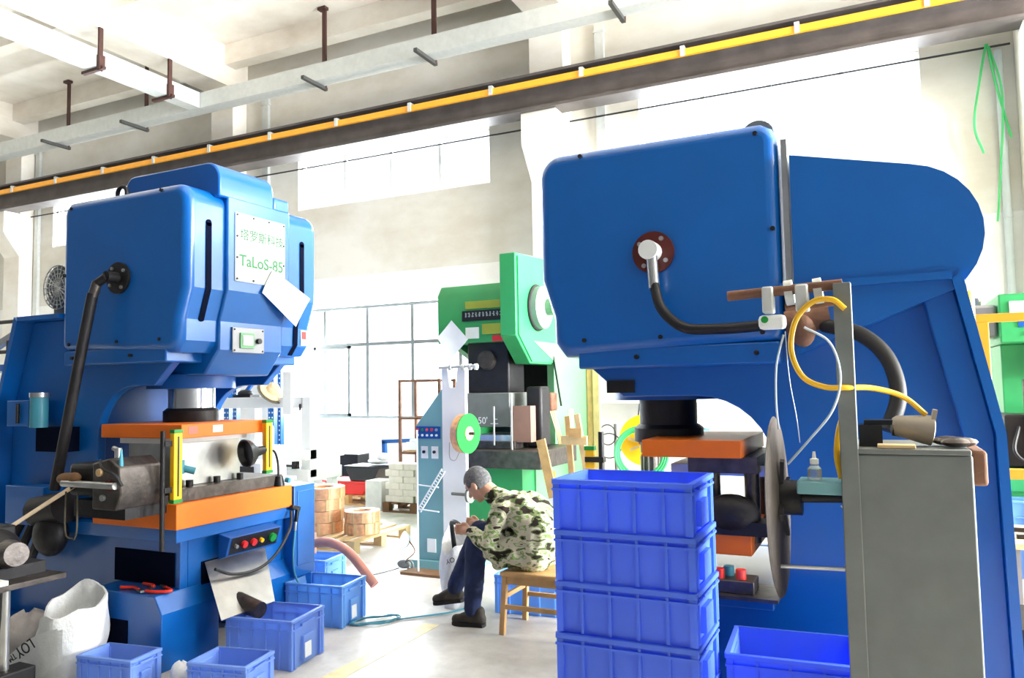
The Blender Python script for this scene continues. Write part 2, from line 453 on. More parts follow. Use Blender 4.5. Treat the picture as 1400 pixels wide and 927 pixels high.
# windows
wn = 0
def window(a, b, z0, z1, vbars, hbars, m='pvc_grey'):
    global wn
    wn += 1
    y = WALL_Y + 0.12
    w = thing('window_%d' % wn, None, None, ((a + b) / 2, y, z0), world_coords=True)
    w['kind'] = 'structure'
    t = 0.05
    fr = MB().box(a, b, y - 0.03, y + 0.03, z0, z0 + t).box(a, b, y - 0.03, y + 0.03, z1 - t, z1)
    fr.box(a, a + t, y - 0.03, y + 0.03, z0 + t, z1 - t).box(b - t, b, y - 0.03, y + 0.03, z0 + t, z1 - t)
    fr.build('frame', m, w)
    xs = [a + t] + vbars + [b - t]; zs = [z0 + t] + hbars + [z1 - t]
    for x in vbars: MB().box(x - 0.03, x + 0.03, y - 0.03, y + 0.03, z0 + t, z1 - t).build('mullion', m, w)
    for z in hbars: MB().box(a + t, b - t, y - 0.026, y + 0.026, z - 0.03, z + 0.03).build('transom', m, w)
    for i in range(len(xs) - 1):
        for j in range(len(zs) - 1):
            MB().box(xs[i], xs[i + 1], y - 0.004, y + 0.004, zs[j], zs[j + 1]).build('pane', 'window_pane', w)
    return w
for (a, b) in HIGH:
    window(a, b, *HZ, [a + (b - a) * k / 4 for k in (1, 2, 3)], [], 'white_metal')
for (a, b) in LOW:
    w = window(a, b, *LZ, [a + (b - a) * k / 5 for k in (1, 2, 3, 4)], [2.42], 'window_grey')
    if a < -9 and b > -6:   # the sash that stands open on the inside
        sx0, sx1, sz0, sz1 = -9.15, -8.35, 1.17, 2.40
        yy = WALL_Y + 0.02
        s_ = MB().box(sx0, sx1, yy - 0.02, yy + 0.02, sz0, sz0 + 0.05).box(sx0, sx1, yy - 0.02, yy + 0.02, sz1 - 0.05, sz1)
        s_.box(sx0, sx0 + 0.05, yy - 0.02, yy + 0.02, sz0, sz1).box(sx1 - 0.05, sx1, yy - 0.02, yy + 0.02, sz0, sz1)
        s_.build('sash', 'window_grey', w)
struct(MB().box(-2.9, -2.78, 0.4, 4.6, 0.0, 0.002), 'floor_line', 'floor_yellow')['label'] = 'worn yellow line painted on the floor'

# crane runway beam with its yellow conductor rail
cb = thing('crane_beam', 'dark grey crane runway beam on corbels along the back wall', 'crane beam', (-4.4, 10.3, 5.69), world_coords=True)
MB().box(-20.9, 12.9, 10.285, 10.315, 5.73, 6.2).build('web', 'crane_grey', cb)
MB().box(-20.9, 12.9, 10.12, 10.48, 5.69, 5.73).build('bottom_flange', 'crane_grey', cb)
MB().box(-20.9, 12.9, 10.12, 10.48, 6.2, 6.235).build('top_flange', 'crane_grey', cb)
MB().box(-20.9, 12.9, 10.27, 10.33, 6.235, 6.3).build('rail', 'crane_grey', cb)
yb = MB().box(-20.9, 12.9, 10.10, 10.15, 6.03, 6.12).build('conductor_rail', 'amber_paint', cb)
for k in range(20):
    x = -19.6 + k * 1.45
    MB().box(x - 0.03, x + 0.03, 10.09, 10.28, 6.12, 6.16).box(x - 0.03, x + 0.03, 10.085, 10.10, 6.02, 6.16).build('hanger_clip', 'galvanised', cb)
# galvanised cable trays and their hanger rods
def tray_x(label, y, z0, z1, x0, x1, rods):
    t = thing('cable_tray', label, 'cable tray', ((x0 + x1) / 2, y, z0), world_coords=True)
    MB().box(x0, x1, y - 0.12, y + 0.12, z0, z0 + 0.012).build('bottom', 'galvanised', t)
    MB().box(x0, x1, y - 0.132, y - 0.12, z0, z1).build('side', 'galvanised', t)
    MB().box(x0, x1, y + 0.12, y + 0.132, z0, z1).build('side', 'galvanised', t)
    for x in rods:
        r = MB().box(x - 0.04, x + 0.04, y + 0.14, y + 0.17, z0 - 0.05, 8.1).box(x - 0.11, x + 0.05, y + 0.10, y + 0.2, 8.05, 8.1)
        r.build('hanger_rod', 'brown_rod', t)
        MB().box(x - 0.03, x + 0.03, y - 0.40, y + 0.2, z0 - 0.06, z0 - 0.005).build('support_channel', 'rod_grey', t)
    return t
tray_x('long galvanised cable tray hung under the ceiling along the back wall', 9.9, 6.72, 7.0, -20.8, 12.9, [-14.8, -12.5, -8.2, -6.05, -3.0, -1.0])
t2 = thing('cable_tray', 'short galvanised cable tray under the roof beam at the upper left', 'cable tray', (-10.9, 6, 6.72), world_coords=True)
MB().box(-11.02, -10.78, -0.9, 9.76, 6.72, 6.732).build('bottom', 'galvanised', t2)
MB().box(-11.03, -11.02, -0.9, 9.76, 6.72, 7.0).build('side', 'galvanised', t2)
MB().box(-10.78, -10.77, -0.9, 9.76, 6.72, 7.0).build('side', 'galvanised', t2)
for y in (7.8, 9.1, 6.2):
    MB().box(-10.765, -10.73, y - 0.035, y + 0.035, 6.66, 7.35).box(-10.76, -10.7, y - 0.05, y + 0.05, 6.68, 6.9).build('hanger_rod', 'brown_rod', t2)
    MB().box(-11.15, -10.65, y - 0.03, y + 0.03, 6.67, 6.715).build('support_channel', 'brown_rod', t2)
# conduits on the back wall
for (x, z0, z1, lab) in ((-17.0, 3.2, 7.2, 'grey conduit running down the back wall at the far left'),
                         (-10.25, 5.0, 7.15, 'grey conduit on the back wall between the left press and the middle window'),
                         (-3.62, 4.4, 7.1, 'grey conduit on the back wall right of the concrete column')):
    single(MB().box(x - 0.07, x + 0.07, 10.835, 10.899, z0, z1).box(x - 0.09, x + 0.09, 10.825, 10.899, z1 - 0.12, z1 - 0.08), 'conduit', 'galvanised', lab, 'conduit', (x, 10.86, z0))
single(MB().cyl((1.48, 10.84, 1.9), (1.48, 10.84, 5.62), 0.045, n=12).cyl((1.48, 10.84, 3.55), (1.48, 10.84, 3.65), 0.055, n=12), 'conduit', 'pvc_grey',
       'pale plastic conduit on the back wall right of the right press', 'conduit', (1.48, 10.84, 1.9))
single(MB().cyl((-20.9, 10.79, 5.66), (1.6, 10.79, 5.66), 0.014, n=8), 'wire', 'cable_black', 'thin dark wire strung along the back wall below the crane beam', 'wire', (-9, 10.83, 5.66))
gc = MB().tube([(1.35, 10.78, 5.7), (1.25, 10.75, 5.2), (1.18, 10.76, 4.7), (1.26, 10.75, 4.35)], 0.014, 6)
gc.tube([(1.36, 10.78, 5.7), (1.42, 10.74, 5.2), (1.5, 10.74, 4.75), (1.55, 10.75, 4.5)], 0.014, 6)
gc.tube([(1.38, 10.78, 5.66), (1.48, 10.72, 5.0), (1.40, 10.74, 3.9), (1.36, 10.75, 3.5)], 0.012, 6)
single(gc, 'cord', 'green_cord', 'green cord dangling on the back wall at the right edge', 'cord', (1.36, 10.8, 3.5))

# ================================================================== BLUE PRESSES
def press(label, Xf, Yn, sx, dz, rear, thx, crown):
    """C-frame press: x forward from the frame front, n = y from the near side, z up"""
    P = thing('power_press', label, 'press', (Xf, Yn, 0), 0)
    Q = lambda: MB(sx)
    D = lambda z: z + dz
    r0, r1, r2 = rear
    # the two C-shaped side plates
    prof = [(r2, 0.12), (r1, D(1.5)), (r0, D(2.12)), (-1.02, D(2.12)), (-1.02, D(2.70)), (-0.12, D(2.70)), (-0.12, D(1.82)), (-0.30, D(1.66))]
    prof += [(x, D(z)) for x, z in arc(thx + 0.34, 1.32, 0.34, 90, 180, 8)]
    prof += [(thx, D(0.80)), (-0.06, D(0.80)), (-0.06, 0.12)]
    for n0 in (0.10, 1.04):
        Q().prism(prof, 'y', n0, n0 + 0.06).build('side_plate', 'blue_paint', P, bevel=0.006)
    # cross plates: rear plate, throat back plate, lower front apron
    Q().box(thx - 0.12, thx - 0.06, 0.16, 1.04, 0.12, D(1.75)).build('throat_plate', 'blue_inner', P)
    Q().box(-0.12, -0.06, 0.16, 1.04, 0.36, D(0.72)).build('front_apron', 'blue_paint', P)
    # rear flange that follows the back edge of the plate
    fl = Q()
    pts = [(-1.06, D(2.12)), (r0, D(2.12)), (r1, D(1.5)), (r2, 0.12)]
    for i in range(3):
        a, b = pts[i], pts[i + 1]
        fl.prism([(a[0], a[1]), (b[0], b[1]), (b[0] - 0.001, b[1] + 0.03) if i == 0 else (b[0] - 0.035, b[1]), (a[0], a[1] + 0.03) if i == 0 else (a[0] - 0.035, a[1] + (0.03 if i == 1 else 0))], 'y', -0.02, 1.2)
    fl.build('rear_flange', 'blue_paint', P)
    # head cover: one formed shell
    def head_prof(front):
        o = front
        pr = arc(-1.06, D(2.81), 0.07, 180, 90, 4)[0:0]
        pr = [(-1.07, D(1.90)), (-1.07, D(2.81)), (-1.05, D(2.86)), (-1.0, D(2.89))]
        pr += [(x, D(z)) for x, z in arc(0.09 - 0.12 + o, 2.89 - 0.12, 0.12, 90, 0, 14)]
        pr += [(0.09 + o, D(2.25)), (0.03 + o, D(2.06)), (0.025 + o, D(1.93)), (-0.03 + o, D(1.86)), (-0.12 + o, D(1.86))]
        return pr
    Q().prism(head_prof(0.0), 'y', 0.0, 1.18).build('head_cover', 'blue_paint', P, bevel=0.055, seg=6, ang=75, sharp=8)
    Q().box(-1.05, -0.10, 0.015, 1.16, D(1.80), D(1.90)).build('lower_skirt', 'blue_paint', P, bevel=0.01)
    if crown:
      cp = [(-0.60, D(2.86)), (0.115, D(2.86)), (0.115, D(2.255)), (0.05, D(2.06)), (0.045, D(1.88)), (-0.08, D(1.72)), (-0.60, D(1.72))]
      Q().prism(cp, 'y', 0.29, 0.86).build('centre_cover', 'blue_paint', P, bevel=0.012, sharp=8)
      cap = [(-0.74, D(2.86)), (-0.74, D(2.98))] + [(x, D(z)) for x, z in arc(-0.66, 2.985, 0.085, 180, 90, 4)][1:] + [(x, D(z)) for x, z in arc(0.0, 2.955, 0.115, 90, 0, 6)] + [(0.115, D(2.84))]
      Q().prism(cap, 'y', 0.22, 0.70).build('crown_cap', 'blue_paint', P, bevel=0.012)
      Q().box(-0.4, 0.112, 0.70, 0.86, D(2.84), D(2.94)).build('crown_step', 'blue_paint', P, bevel=0.02, seg=3)
    # round ram guide under the head
    Q().lathe([(0.28, 0), (0.28, 0.09), (0.24, 0.10)], (-0.42, 0.5, D(1.64)), n=28).build('guide_collar', 'blue_inner', P)
    Q().cyl((-0.42, 0.5, D(1.36)), (-0.42, 0.5, D(1.66)), 0.15, n=28).build('ram', 'chrome' if sx > 0 else 'black_metal', P)
    Q().lathe([(0.18, 0), (0.18, 0.07), (0.155, 0.09)], (-0.42, 0.5, D(1.42)), n=24).build('clamp_ring', 'black_metal', P)
    # feet
    for n0 in (-0.08, 0.79):
        Q().prism([(-0.62, 0.0), (0.0, 0.0), (0.0, 0.33), (-0.06, 0.43), (-0.62, 0.43)], 'y', n0, n0 + 0.43).build('foot', 'blue_paint', P, bevel=0.006, sharp=15)
        Q().box(r2, r2 + 0.45, n0, n0 + 0.43, 0, 0.14).build('foot', 'blue_paint', P, bevel=0.006)
    # side bearing flange with its fitting
    fx, fz = -0.50, D(2.34)
    Q().cyl((fx, -0.02, fz), (fx, 0.01, fz), 0.10, n=28).build('bearing_flange', 'brown_flange' if sx < 0 else 'black_metal', P)
    for k in range(4):
        a = R_(35 + 90 * k)
        Q().cyl((fx + 0.075 * math.cos(a), -0.03, fz + 0.075 * math.sin(a)), (fx + 0.075 * math.cos(a), -0.015, fz + 0.075 * math.sin(a)), 0.011, n=8).build('bolt', 'steel', P)
    # lifting eye and small bolts on the side cover
    if crown: Q().torus((-0.62, 0.10, D(2.92)), (0, 1, 0), 0.045, 0.014, 18, 8).cyl((-0.62, 0.10, D(2.86)), (-0.62, 0.10, D(2.89)), 0.03, n=10).build('lifting_eye', 'black_metal', P)
    for (bx, bz) in ((-0.98, 1.94), (-0.52, 1.94), (-0.14, 1.94), (-0.98, 2.84), (-0.14, 2.86), (-1.04, 2.4), (-0.4, 1.85), (-0.95, 1.85)):
        Q().cyl((bx, -0.006, D(bz)), (bx, 0.02, D(bz)), 0.011, n=8).build('bolt', 'black_metal', P)
    # bed plate under the die
    Q().box(-0.98, 0.0, 0.02, 1.02, D(0.72), D(0.80)).build('bed_plate', 'blue_paint', P, bevel=0.005)
    return P, Q, D

LX, LY = -3.8, 3.28
PL, Q, D = press('blue press at the left with a white sign plate on its head', LX, LY, 1, 0.0, (-1.50, -1.70, -1.76), -0.82, True)
# sign plate with print, screws
sp = Q().box(0.115, 0.121, 0.35, 0.805, 2.32, 2.765).build('sign_plate', 'sign_white', PL)
for i in range(4):
    for (n_, z_) in ((0.365 + i * 0.142, 2.75), (0.365 + i * 0.142, 2.335)):
        Q().cyl((0.12, n_, z_), (0.126, n_, z_), 0.007, n=8).build('screw', 'black_metal', sp)
for i in (1, 2):
    for n_ in (0.365, 0.79):
        Q().cyl((0.12, n_, 2.335 + i * 0.138), (0.126, n_, 2.335 + i * 0.138), 0.007, n=8).build('screw', 'black_metal', sp)
text('塔罗斯科技', 'print', 'green_print_dark', sp, (0.1215, 0.59, 2.625), (0, 1, 0), (0, 0, 1), 0.08)
text('TaLoS-85', 'print', 'green_print', sp, (0.1215, 0.585, 2.455), (0, 1, 0), (0, 0, 1), 0.105, bold=0.0006)
# long slots in the front cover, their shade laid on as dark strips
def dark_slot_strip(n0, bottom):
    path = [(0.092, 2.66), (0.092, 2.25), (0.035, 2.07)] + bottom
    b = Q()
    w = 0.022
    for i in range(len(path) - 1):
        (xa, za), (xb, zb) = path[i], path[i + 1]
        b.add([(xa, n0 - w, za), (xa, n0 + w, za), (xb, n0 + w, zb), (xb, n0 - w, zb)], [(0, 1, 2, 3)])
        b.add([(xa + 0.003, n0 - w, za), (xa + 0.003, n0 + w, za), (xb + 0.003, n0 + w, zb), (xb + 0.003, n0 - w, zb)], [(0, 1, 2, 3)])
        b.add([(xa, n0 - w, za), (xa + 0.003, n0 - w, za), (xb + 0.003, n0 - w, zb), (xb, n0 - w, zb)], [(0, 1, 2, 3)])
        b.add([(xa, n0 + w, za), (xa + 0.003, n0 + w, za), (xb + 0.003, n0 + w, zb), (xb, n0 + w, zb)], [(0, 1, 2, 3)])
    b.cyl((0.089, n0, 2.66), (0.095, n0, 2.66), w, n=14)
    if len(path) == 3: b.cyl((0.030, n0, 2.07), (0.038, n0, 2.07), w, n=14)
    b.build('dark_slot_strip', 'shade_and_bracket_dark', PL)
dark_slot_strip(0.16, [])
dark_slot_strip(1.01, [(0.031, 1.94), (-0.02, 1.868)])
# counter window plate on the slanted lower front
pw = Q().box(0.052, 0.062, 0.39, 0.67, 1.865, 2.03).build('counter_plate', 'grey_panel', PL, bevel=0.003)
Q().box(0.06, 0.072, 0.45, 0.57, 1.895, 1.995).build('display_frame', 'green_pale', pw)
Q().box(0.072, 0.075, 0.47, 0.555, 1.915, 1.98).build('display', 'plate_white', pw)
Q().cyl((0.06, 0.61, 1.945), (0.085, 0.61, 1.945), 0.018, n=12).build('knob', 'black_plastic', pw)
for (n_, z_) in ((0.405, 1.88), (0.655, 1.88), (0.405, 2.015), (0.655, 2.015)): Q().cyl((0.06, n_, z_), (0.066, n_, z_), 0.006, n=8).build('screw', 'black_metal', pw)
lb = Q().box(0.03, 0.033, 1.07, 1.13, 1.94, 2.05).build('warning_label', 'plate_white', PL)
Q().box(0.033, 0.034, 1.075, 1.125, 1.985, 2.04).build('warning_mark', 'red_plastic', lb)
# hose from the side bearing flange down to the feeder
fit = Q().cyl((-0.50, -0.02, 2.34), (-0.50, -0.10, 2.34), 0.035, n=14).cyl((-0.50, -0.09, 2.34), (-0.58, -0.10, 2.30), 0.028, n=12).build('swivel_fitting', 'black_metal', PL)
Q().cyl((-0.575, -0.10, 2.31), (-0.60, -0.11, 2.22), 0.03, n=10).build('hose_end', 'greasy_steel', PL)
Q().tube([(-0.60, -0.11, 2.24), (-0.68, -0.12, 1.90), (-0.80, -0.13, 1.40), (-0.90, -0.13, 1.02)], 0.033, 10).build('hose', 'black_metal', PL)
# die set in the throat
Q().box(-0.72, 0.0, 0.05, 0.76, 1.335, 1.42).build('upper_die_plate', 'orange_paint', PL, bevel=0.004)
Q().box(0.0, 0.002, 0.10, 0.17, 1.36, 1.405).build('plate_sticker', 'pink_sticker', PL)
Q().box(0.0, 0.002, 0.29, 0.37, 1.36, 1.405).build('plate_sticker', 'plate_white', PL)
bp = Q().box(-0.72, 0.02, 0.0, 0.99, 0.80, 0.95).build('lower_die_plate', 'orange_paint', PL, bevel=0.004)
Q().box(-0.60, -0.03, 0.06, 0.95, 0.95, 1.03).build('die_shoe', 'greasy_steel', PL, bevel=0.004)
Q().box(-0.55, -0.14, 0.12, 0.66, 1.03, 1.30).build('die_block', 'steel', PL, bevel=0.004)
Q().box(-0.58, -0.12, 0.08, 0.70, 1.30, 1.335).build('die_top', 'white_metal', PL)
for n_ in (0.2, 0.42, 0.62):
    Q().cyl((-0.10, n_, 1.03), (-0.10, n_, 1.07), 0.022, n=10).build('clamp_bolt', 'black_metal', PL)
Q().cyl((-0.08, 0.10, 1.12), (-0.08, 0.10, 1.20), 0.035, n=14).cyl((-0.08, 0.10, 1.16), (-0.02, 0.17, 1.13), 0.022, n=10).build('cylinder_valve', 'teal_cable', PL)
# light curtain posts and their carrier
for (n_, z0, z1) in ((-0.05, 0.985, 1.375), (0.70, 1.08, 1.40)):
    c = Q().box(0.02, 0.055, n_, n_ + 0.06, z0, z1).build('light_curtain', 'yellow_paint', PL, bevel=0.004)
    Q().box(0.0545, 0.0565, n_ + 0.024, n_ + 0.036, z0 + 0.02, z1 - 0.02).build('lens_strip', 'black_plastic', c)
    Q().box(0.018, 0.057, n_ - 0.002, n_ + 0.062, z1, z1 + 0.02).build('end_cap', 'green_plastic', c)
    Q().box(0.018, 0.057, n_ - 0.002, n_ + 0.062, z0 - 0.02, z0).build('end_cap', 'green_plastic', c)
cpst = Q().cyl((0.02, -0.10, 0.70), (0.02, -0.10, 1.39), 0.014, n=10).box(-0.0, 0.04, -0.10, -0.045, 1.30, 1.33).box(-0.0, 0.04, -0.10, -0.045, 1.03, 1.06)
cpst.build('carrier_post', 'black_metal', PL)
# blue control cabinet on the far side, front chute, control box with push buttons
cbn = Q().box(-0.42, 0.03, 1.0, 1.22, 0.30, 0.94).build('control_cabinet', 'blue_paint', PL, bevel=0.005)
Q().box(0.03, 0.036, 1.03, 1.19, 0.38, 0.90).build('cabinet_door', 'blue_paint', cbn, bevel=0.003)
ctl = Q().prism([(0.0, 0.56), (0.06, 0.58), (0.10, 0.70), (0.0, 0.72)], 'y', 0.34, 0.80).build('control_box', 'blue_inner', PL, bevel=0.004)
def on_panel(n_, k): return (0.062 + 0.04 * k, n_, 0.585 + 0.115 * k)
pn = Q().add([(0.0635, 0.36, 0.588), (0.0635, 0.78, 0.588), (0.1015, 0.78, 0.694), (0.1015, 0.36, 0.694)], [(0, 1, 2, 3)]).build('button_panel', 'black_plastic', ctl)
for (n_, c_, r_) in ((0.47, 'red_plastic', 0.022), (0.55, 'red_plastic', 0.022), (0.62, 'yellow_paint', 0.014), (0.72, 'green_plastic', 0.028), (0.40, 'steel', 0.012)):
    p = Vector(on_panel(n_, 0.5)); d = Vector((0.94, 0, -0.33))
    Q().cyl(p, p + d * 0.022, r_, n=16).build('push_button', c_, ctl)
Q().box(-0.1, -0.054, 0.26, 0.78, 0.38, 0.56).build('scrap_opening_shade', 'shade_and_bracket_dark', PL)  # dark panel on the apron, painted shade of the opening
Q().add([(-0.05, 0.28, 0.55), (-0.05, 0.80, 0.55), (0.28, 0.54, 0.28), (0.28, 0.10, 0.28), (-0.05, 0.28, 0.555), (-0.05, 0.80, 0.555), (0.28, 0.54, 0.285), (0.28, 0.10, 0.285)],
        [(0, 1, 2, 3), (7, 6, 5, 4), (0, 4, 5, 1), (1, 5, 6, 2), (2, 6, 7, 3), (3, 7, 4, 0)]).build('chute', 'steel', PL)
Q().cyl((0.10, 0.35, 0.33), (0.36, 0.33, 0.29), 0.06, 0.05, n=16).build('chute_pipe', 'greasy_steel', PL)
Q().box(-0.63, -0.10, 0.093, 0.101, 0.44, 0.64).build('side_opening_shade', 'shade_and_bracket_dark', PL)  # opening not cut, its shade is a dark panel on the plate
Q().box(-0.54, -0.28, -0.084, -0.079, 0.07, 0.27).build('foot_opening_shade', 'shade_and_bracket_dark', PL)  # dark panel painted as the shade inside the foot
# fittings on the back of the near side
bx_ = Q().box(-1.52, -1.29, -0.06, 0.06, 1.41, 1.58).build('junction_box', 'blue_paint', PL, bevel=0.004)
Q().cyl((-1.38, -0.075, 1.43), (-1.38, -0.075, 1.56), 0.012, n=8).build('handle', 'black_metal', bx_)
Q().cyl((-1.24, -0.02, 1.40), (-1.24, -0.02, 1.60), 0.055, n=16).build('air_filter', 'teal_cable', PL)
Q().cyl((-1.24, -0.02, 1.60), (-1.24, -0.02, 1.63), 0.06, n=16).build('filter_cap', 'steel', PL)
Q().box(-1.48, -1.09, -0.08, 0.06, 0.77, 1.02).build('motor_box', 'blue_paint', PL, bevel=0.004)
Q().cyl((-1.2, -0.04, 0.86), (-0.92, -0.04, 0.90), 0.10, n=18).ball((-1.05, -0.05, 0.72), (0.13, 0.09, 0.14)).build('oil_pump', 'black_metal', PL)
for k in range(3):
    Q().tube([(-1.35 + 0.12 * k, -0.05, 0.78), (-1.40 + 0.13 * k, -0.09, 0.64), (-1.50 + 0.12 * k, -0.06, 0.50)], 0.028, 8).build('cable', 'cable_black', PL)
Q().box(-1.30, -1.0, 0.0, 0.10, 1.24, 1.40).build('side_bracket', 'shade_and_bracket_dark', PL)
# motor with fan grille behind the head
mo = Q().cyl((-1.38, 0.20, 2.37), (-1.38, 0.62, 2.37), 0.155, n=28).build('motor', 'grey_paint', PL)
Q().box(-1.50, -1.26, 0.24, 0.58, 2.15, 2.23).build('motor_foot', 'grey_paint', mo)
g_ = Q()
for r in (0.155, 0.125, 0.095, 0.065, 0.035): g_.torus((-1.38, 0.185, 2.37), (0, 1, 0), r, 0.005, 28, 6)
for k in range(10):
    a = PI * k / 10; g_.cyl((-1.38 - 0.155 * math.cos(a), 0.183, 2.37 - 0.155 * math.sin(a)), (-1.38 + 0.155 * math.cos(a), 0.183, 2.37 + 0.155 * math.sin(a)), 0.004, n=6)
g_.build('fan_grille', 'steel', mo)

# ---- right press
RX, RY = -1.44, 3.55
PR, Q, D = press('blue press at the right with a round-ended flywheel guard', RX, RY, -1, -0.11, (-1.72, -1.84, -1.86), -1.0, False)
gp = [(-1.12, D(1.84)), (-1.12, D(2.72)), (-1.58, D(2.615))]
gp += [(-1.62 + 0.02, D(2.61))]
for a in range(80, -60, -12):
    gp.append((-1.545 - 0.30 * math.cos(R_(a)) , D(2.315 + 0.30 * math.sin(R_(a)))))
Q().prism(gp, 'y', 0.0, 0.34).build('flywheel_guard', 'blue_paint', PR, bevel=0.012)
Q().cyl((-0.98, 0.08, D(2.85)), (-0.98, 0.50, D(2.85)), 0.075, n=24).build('head_tube', 'grey_paint', PR)
# broad raised band along the back edge of the side plate
bd = Q().prism([(-1.72, D(2.12)), (-1.84, D(1.5)), (-1.86, 0.16), (-1.75, 0.16), (-1.73, D(1.5)), (-1.60, D(2.12))], 'y', 0.03, 0.11)
bd.build('rear_band', 'blue_paint', PR, bevel=0.006)
# bright strip added for the light in the gap between head and guard
Q().box(-1.11, -1.085, 0.02, 0.30, D(2.0), D(2.80)).build('lit_gap_strip', 'steel', PR)
Q().box(-0.36, -0.22, 0.085, 0.10, D(1.68), D(1.74)).build('name_plate', 'black_metal', PR)
# die set
Q().box(-0.86, -0.40, 0.05, 0.80, D(1.375), D(1.455)).build('upper_die_plate', 'orange_paint', PR, bevel=0.004)
Q().box(-0.92, -0.60, 0.12, 0.75, D(1.30), D(1.375)).build('die_top', 'greasy_steel', PR, bevel=0.004)
Q().box(-0.97, -0.50, 0.20, 0.60, D(1.28), D(1.33)).build('punch_holder', 'steel', PR)
for (x_, n_) in ((-0.88, 0.2), (-0.70, 0.2), (-0.88, 0.6), (-0.62, 0.6)):
    Q().cyl((x_, n_, D(0.98)), (x_, n_, D(1.30)), 0.035, n=12).build('guide_pillar', 'greasy_steel', PR)
Q().ball((-0.80, 0.10, D(1.12)), (0.13, 0.08, 0.09)).box(-0.98, -0.62, 0.05, 0.2, D(1.03), D(1.09)).build('feeder_unit', 'black_metal', PR)
Q().box(-0.89, -0.10, 0.06, 0.95, D(0.94), D(1.05)).build('lower_die_plate', 'orange_paint', PR, bevel=0.004)
ps = Q().box(-1.02, -0.45, -0.16, 0.10, D(0.80), D(0.815)).build('side_shelf', 'greasy_steel', PR)
cbx = Q().box(-0.92, -0.62, -0.12, 0.02, D(0.815), D(0.87)).build('button_box', 'greasy_steel', PR, bevel=0.004)
for (x_, n_, c_) in ((-0.86, -0.07, 'bulb_red'), (-0.77, -0.08, 'red_plastic'), (-0.70, -0.03, 'steel'), (-0.80, -0.02, 'teal_cable')):
    Q().cyl((x_, n_, D(0.87)), (x_, n_, D(0.91)), 0.022, n=14).build('push_button', c_, cbx)
# hose from the bearing flange, sweeping right over to the back
Q().cyl((-0.50, -0.02, D(2.34)), (-0.50, -0.11, D(2.34)), 0.045, n=18).build('swivel_fitting', 'white_metal', PR)
Q().cyl((-0.51, -0.08, D(2.31)), (-0.52, -0.09, D(2.16)), 0.026, n=12).build('hose_end', 'steel', PR)
Q().tube([(-0.52, -0.09, D(2.18)), (-0.56, -0.12, D(2.06)), (-0.66, -0.14, D(1.97)), (-0.80, -0.14, D(1.955)), (-0.98, -0.13, D(1.96)), (-1.12, -0.12, D(1.975))], 0.024, 10).build('hose', 'black_metal', PR)
Q().cyl((-1.09, -0.12, D(1.965)), (-1.26, -0.10, D(1.985)), 0.05, n=16).ball((-1.16, -0.14, D(1.93)), (0.05, 0.05, 0.07)).build('hose_coupling', 'rust', PR)
Q().tube([(-1.24, -0.12, D(1.95)), (-1.38, -0.2, D(1.90)), (-1.47, -0.28, D(1.80)), (-1.50, -0.34, D(1.66)), (-1.46, -0.38, D(1.53))], 0.03, 10).build('thick_hose', 'black_rubber', PR)

# ================================================================== CRATES
def crate_parts(w, d, h, m='crate_blue', nrib=4, tab=True):
    """returns (body, rim, list of other parts) builders in local coordinates, base centre at the origin"""
    t = 0.006; k = 0.965
    def ring(sx, sy, z): return [(-sx, -sy, z), (sx, -sy, z), (sx, sy, z), (-sx, sy, z)]
    W, Dp = w / 2 - 0.012, d / 2 - 0.012
    vs = ring(W * k, Dp * k, 0) + ring(W, Dp, h) + ring(W - t, Dp - t, h) + ring(W * k - t, Dp * k - t, t)
    fs = [(3, 2, 1, 0), (12, 13, 14, 15)]
    for a, b in ((0, 4), (4, 8), (8, 12)):
        fs += [(a + i, a + (i + 1) % 4, b + (i + 1) % 4, b + i) for i in range(4)]
    body = MB().add(vs, fs)
    def frame(z0, z1, o):
        b = MB()
        X, Y = w / 2, d / 2
        b.box(-X, X, -Y, -Y + o, z0, z1); b.box(-X, X, Y - o, Y, z0, z1)
        b.box(-X, -X + o, -Y + o, Y - o, z0, z1); b.box(X - o, X, -Y + o, Y - o, z0, z1)
        return b
    rim = frame(h - 0.018, h, 0.014)
    lip = frame(h * 0.78, h * 0.78 + 0.008, 0.013)
    ribs = []
    def rbx(xa, xb, ya, yb): ribs.append(MB().box(min(xa, xb), max(xa, xb), min(ya, yb), max(ya, yb), 0.004, h - 0.018))
    for i in range(nrib):
        x = -w / 2 + w * (i + 1) / (nrib + 1)
        for s in (-1, 1): rbx(x - 0.005, x + 0.005, s * (d / 2 - 0.003), s * (d / 2 - 0.018))
    for i in range(2):
        y = -d / 2 + d * (0.12 if i == 0 else 0.88)
        for s in (-1, 1): rbx(s * (w / 2 - 0.003), s * (w / 2 - 0.02), y - 0.008, y + 0.008)
    for sx_ in (-1, 1):
        for sy_ in (-1, 1): rbx(sx_ * (w / 2 - 0.028), sx_ * (w / 2 - 0.004), sy_ * (d / 2 - 0.022), sy_ * (d / 2 - 0.004))
    tabs = []
    for s in (-1, 1):
        x0, x1 = sorted((s * (w / 2 - 0.024), s * (w / 2 + 0.002)))
        tabs.append(MB().box(x0, x1, -d * 0.16, d * 0.16, h * 0.10, h * 0.60).box(x0, x1, -d * 0.2, d * 0.2, h * 0.80, h * 0.86))
    return body, rim, lip, ribs, tabs
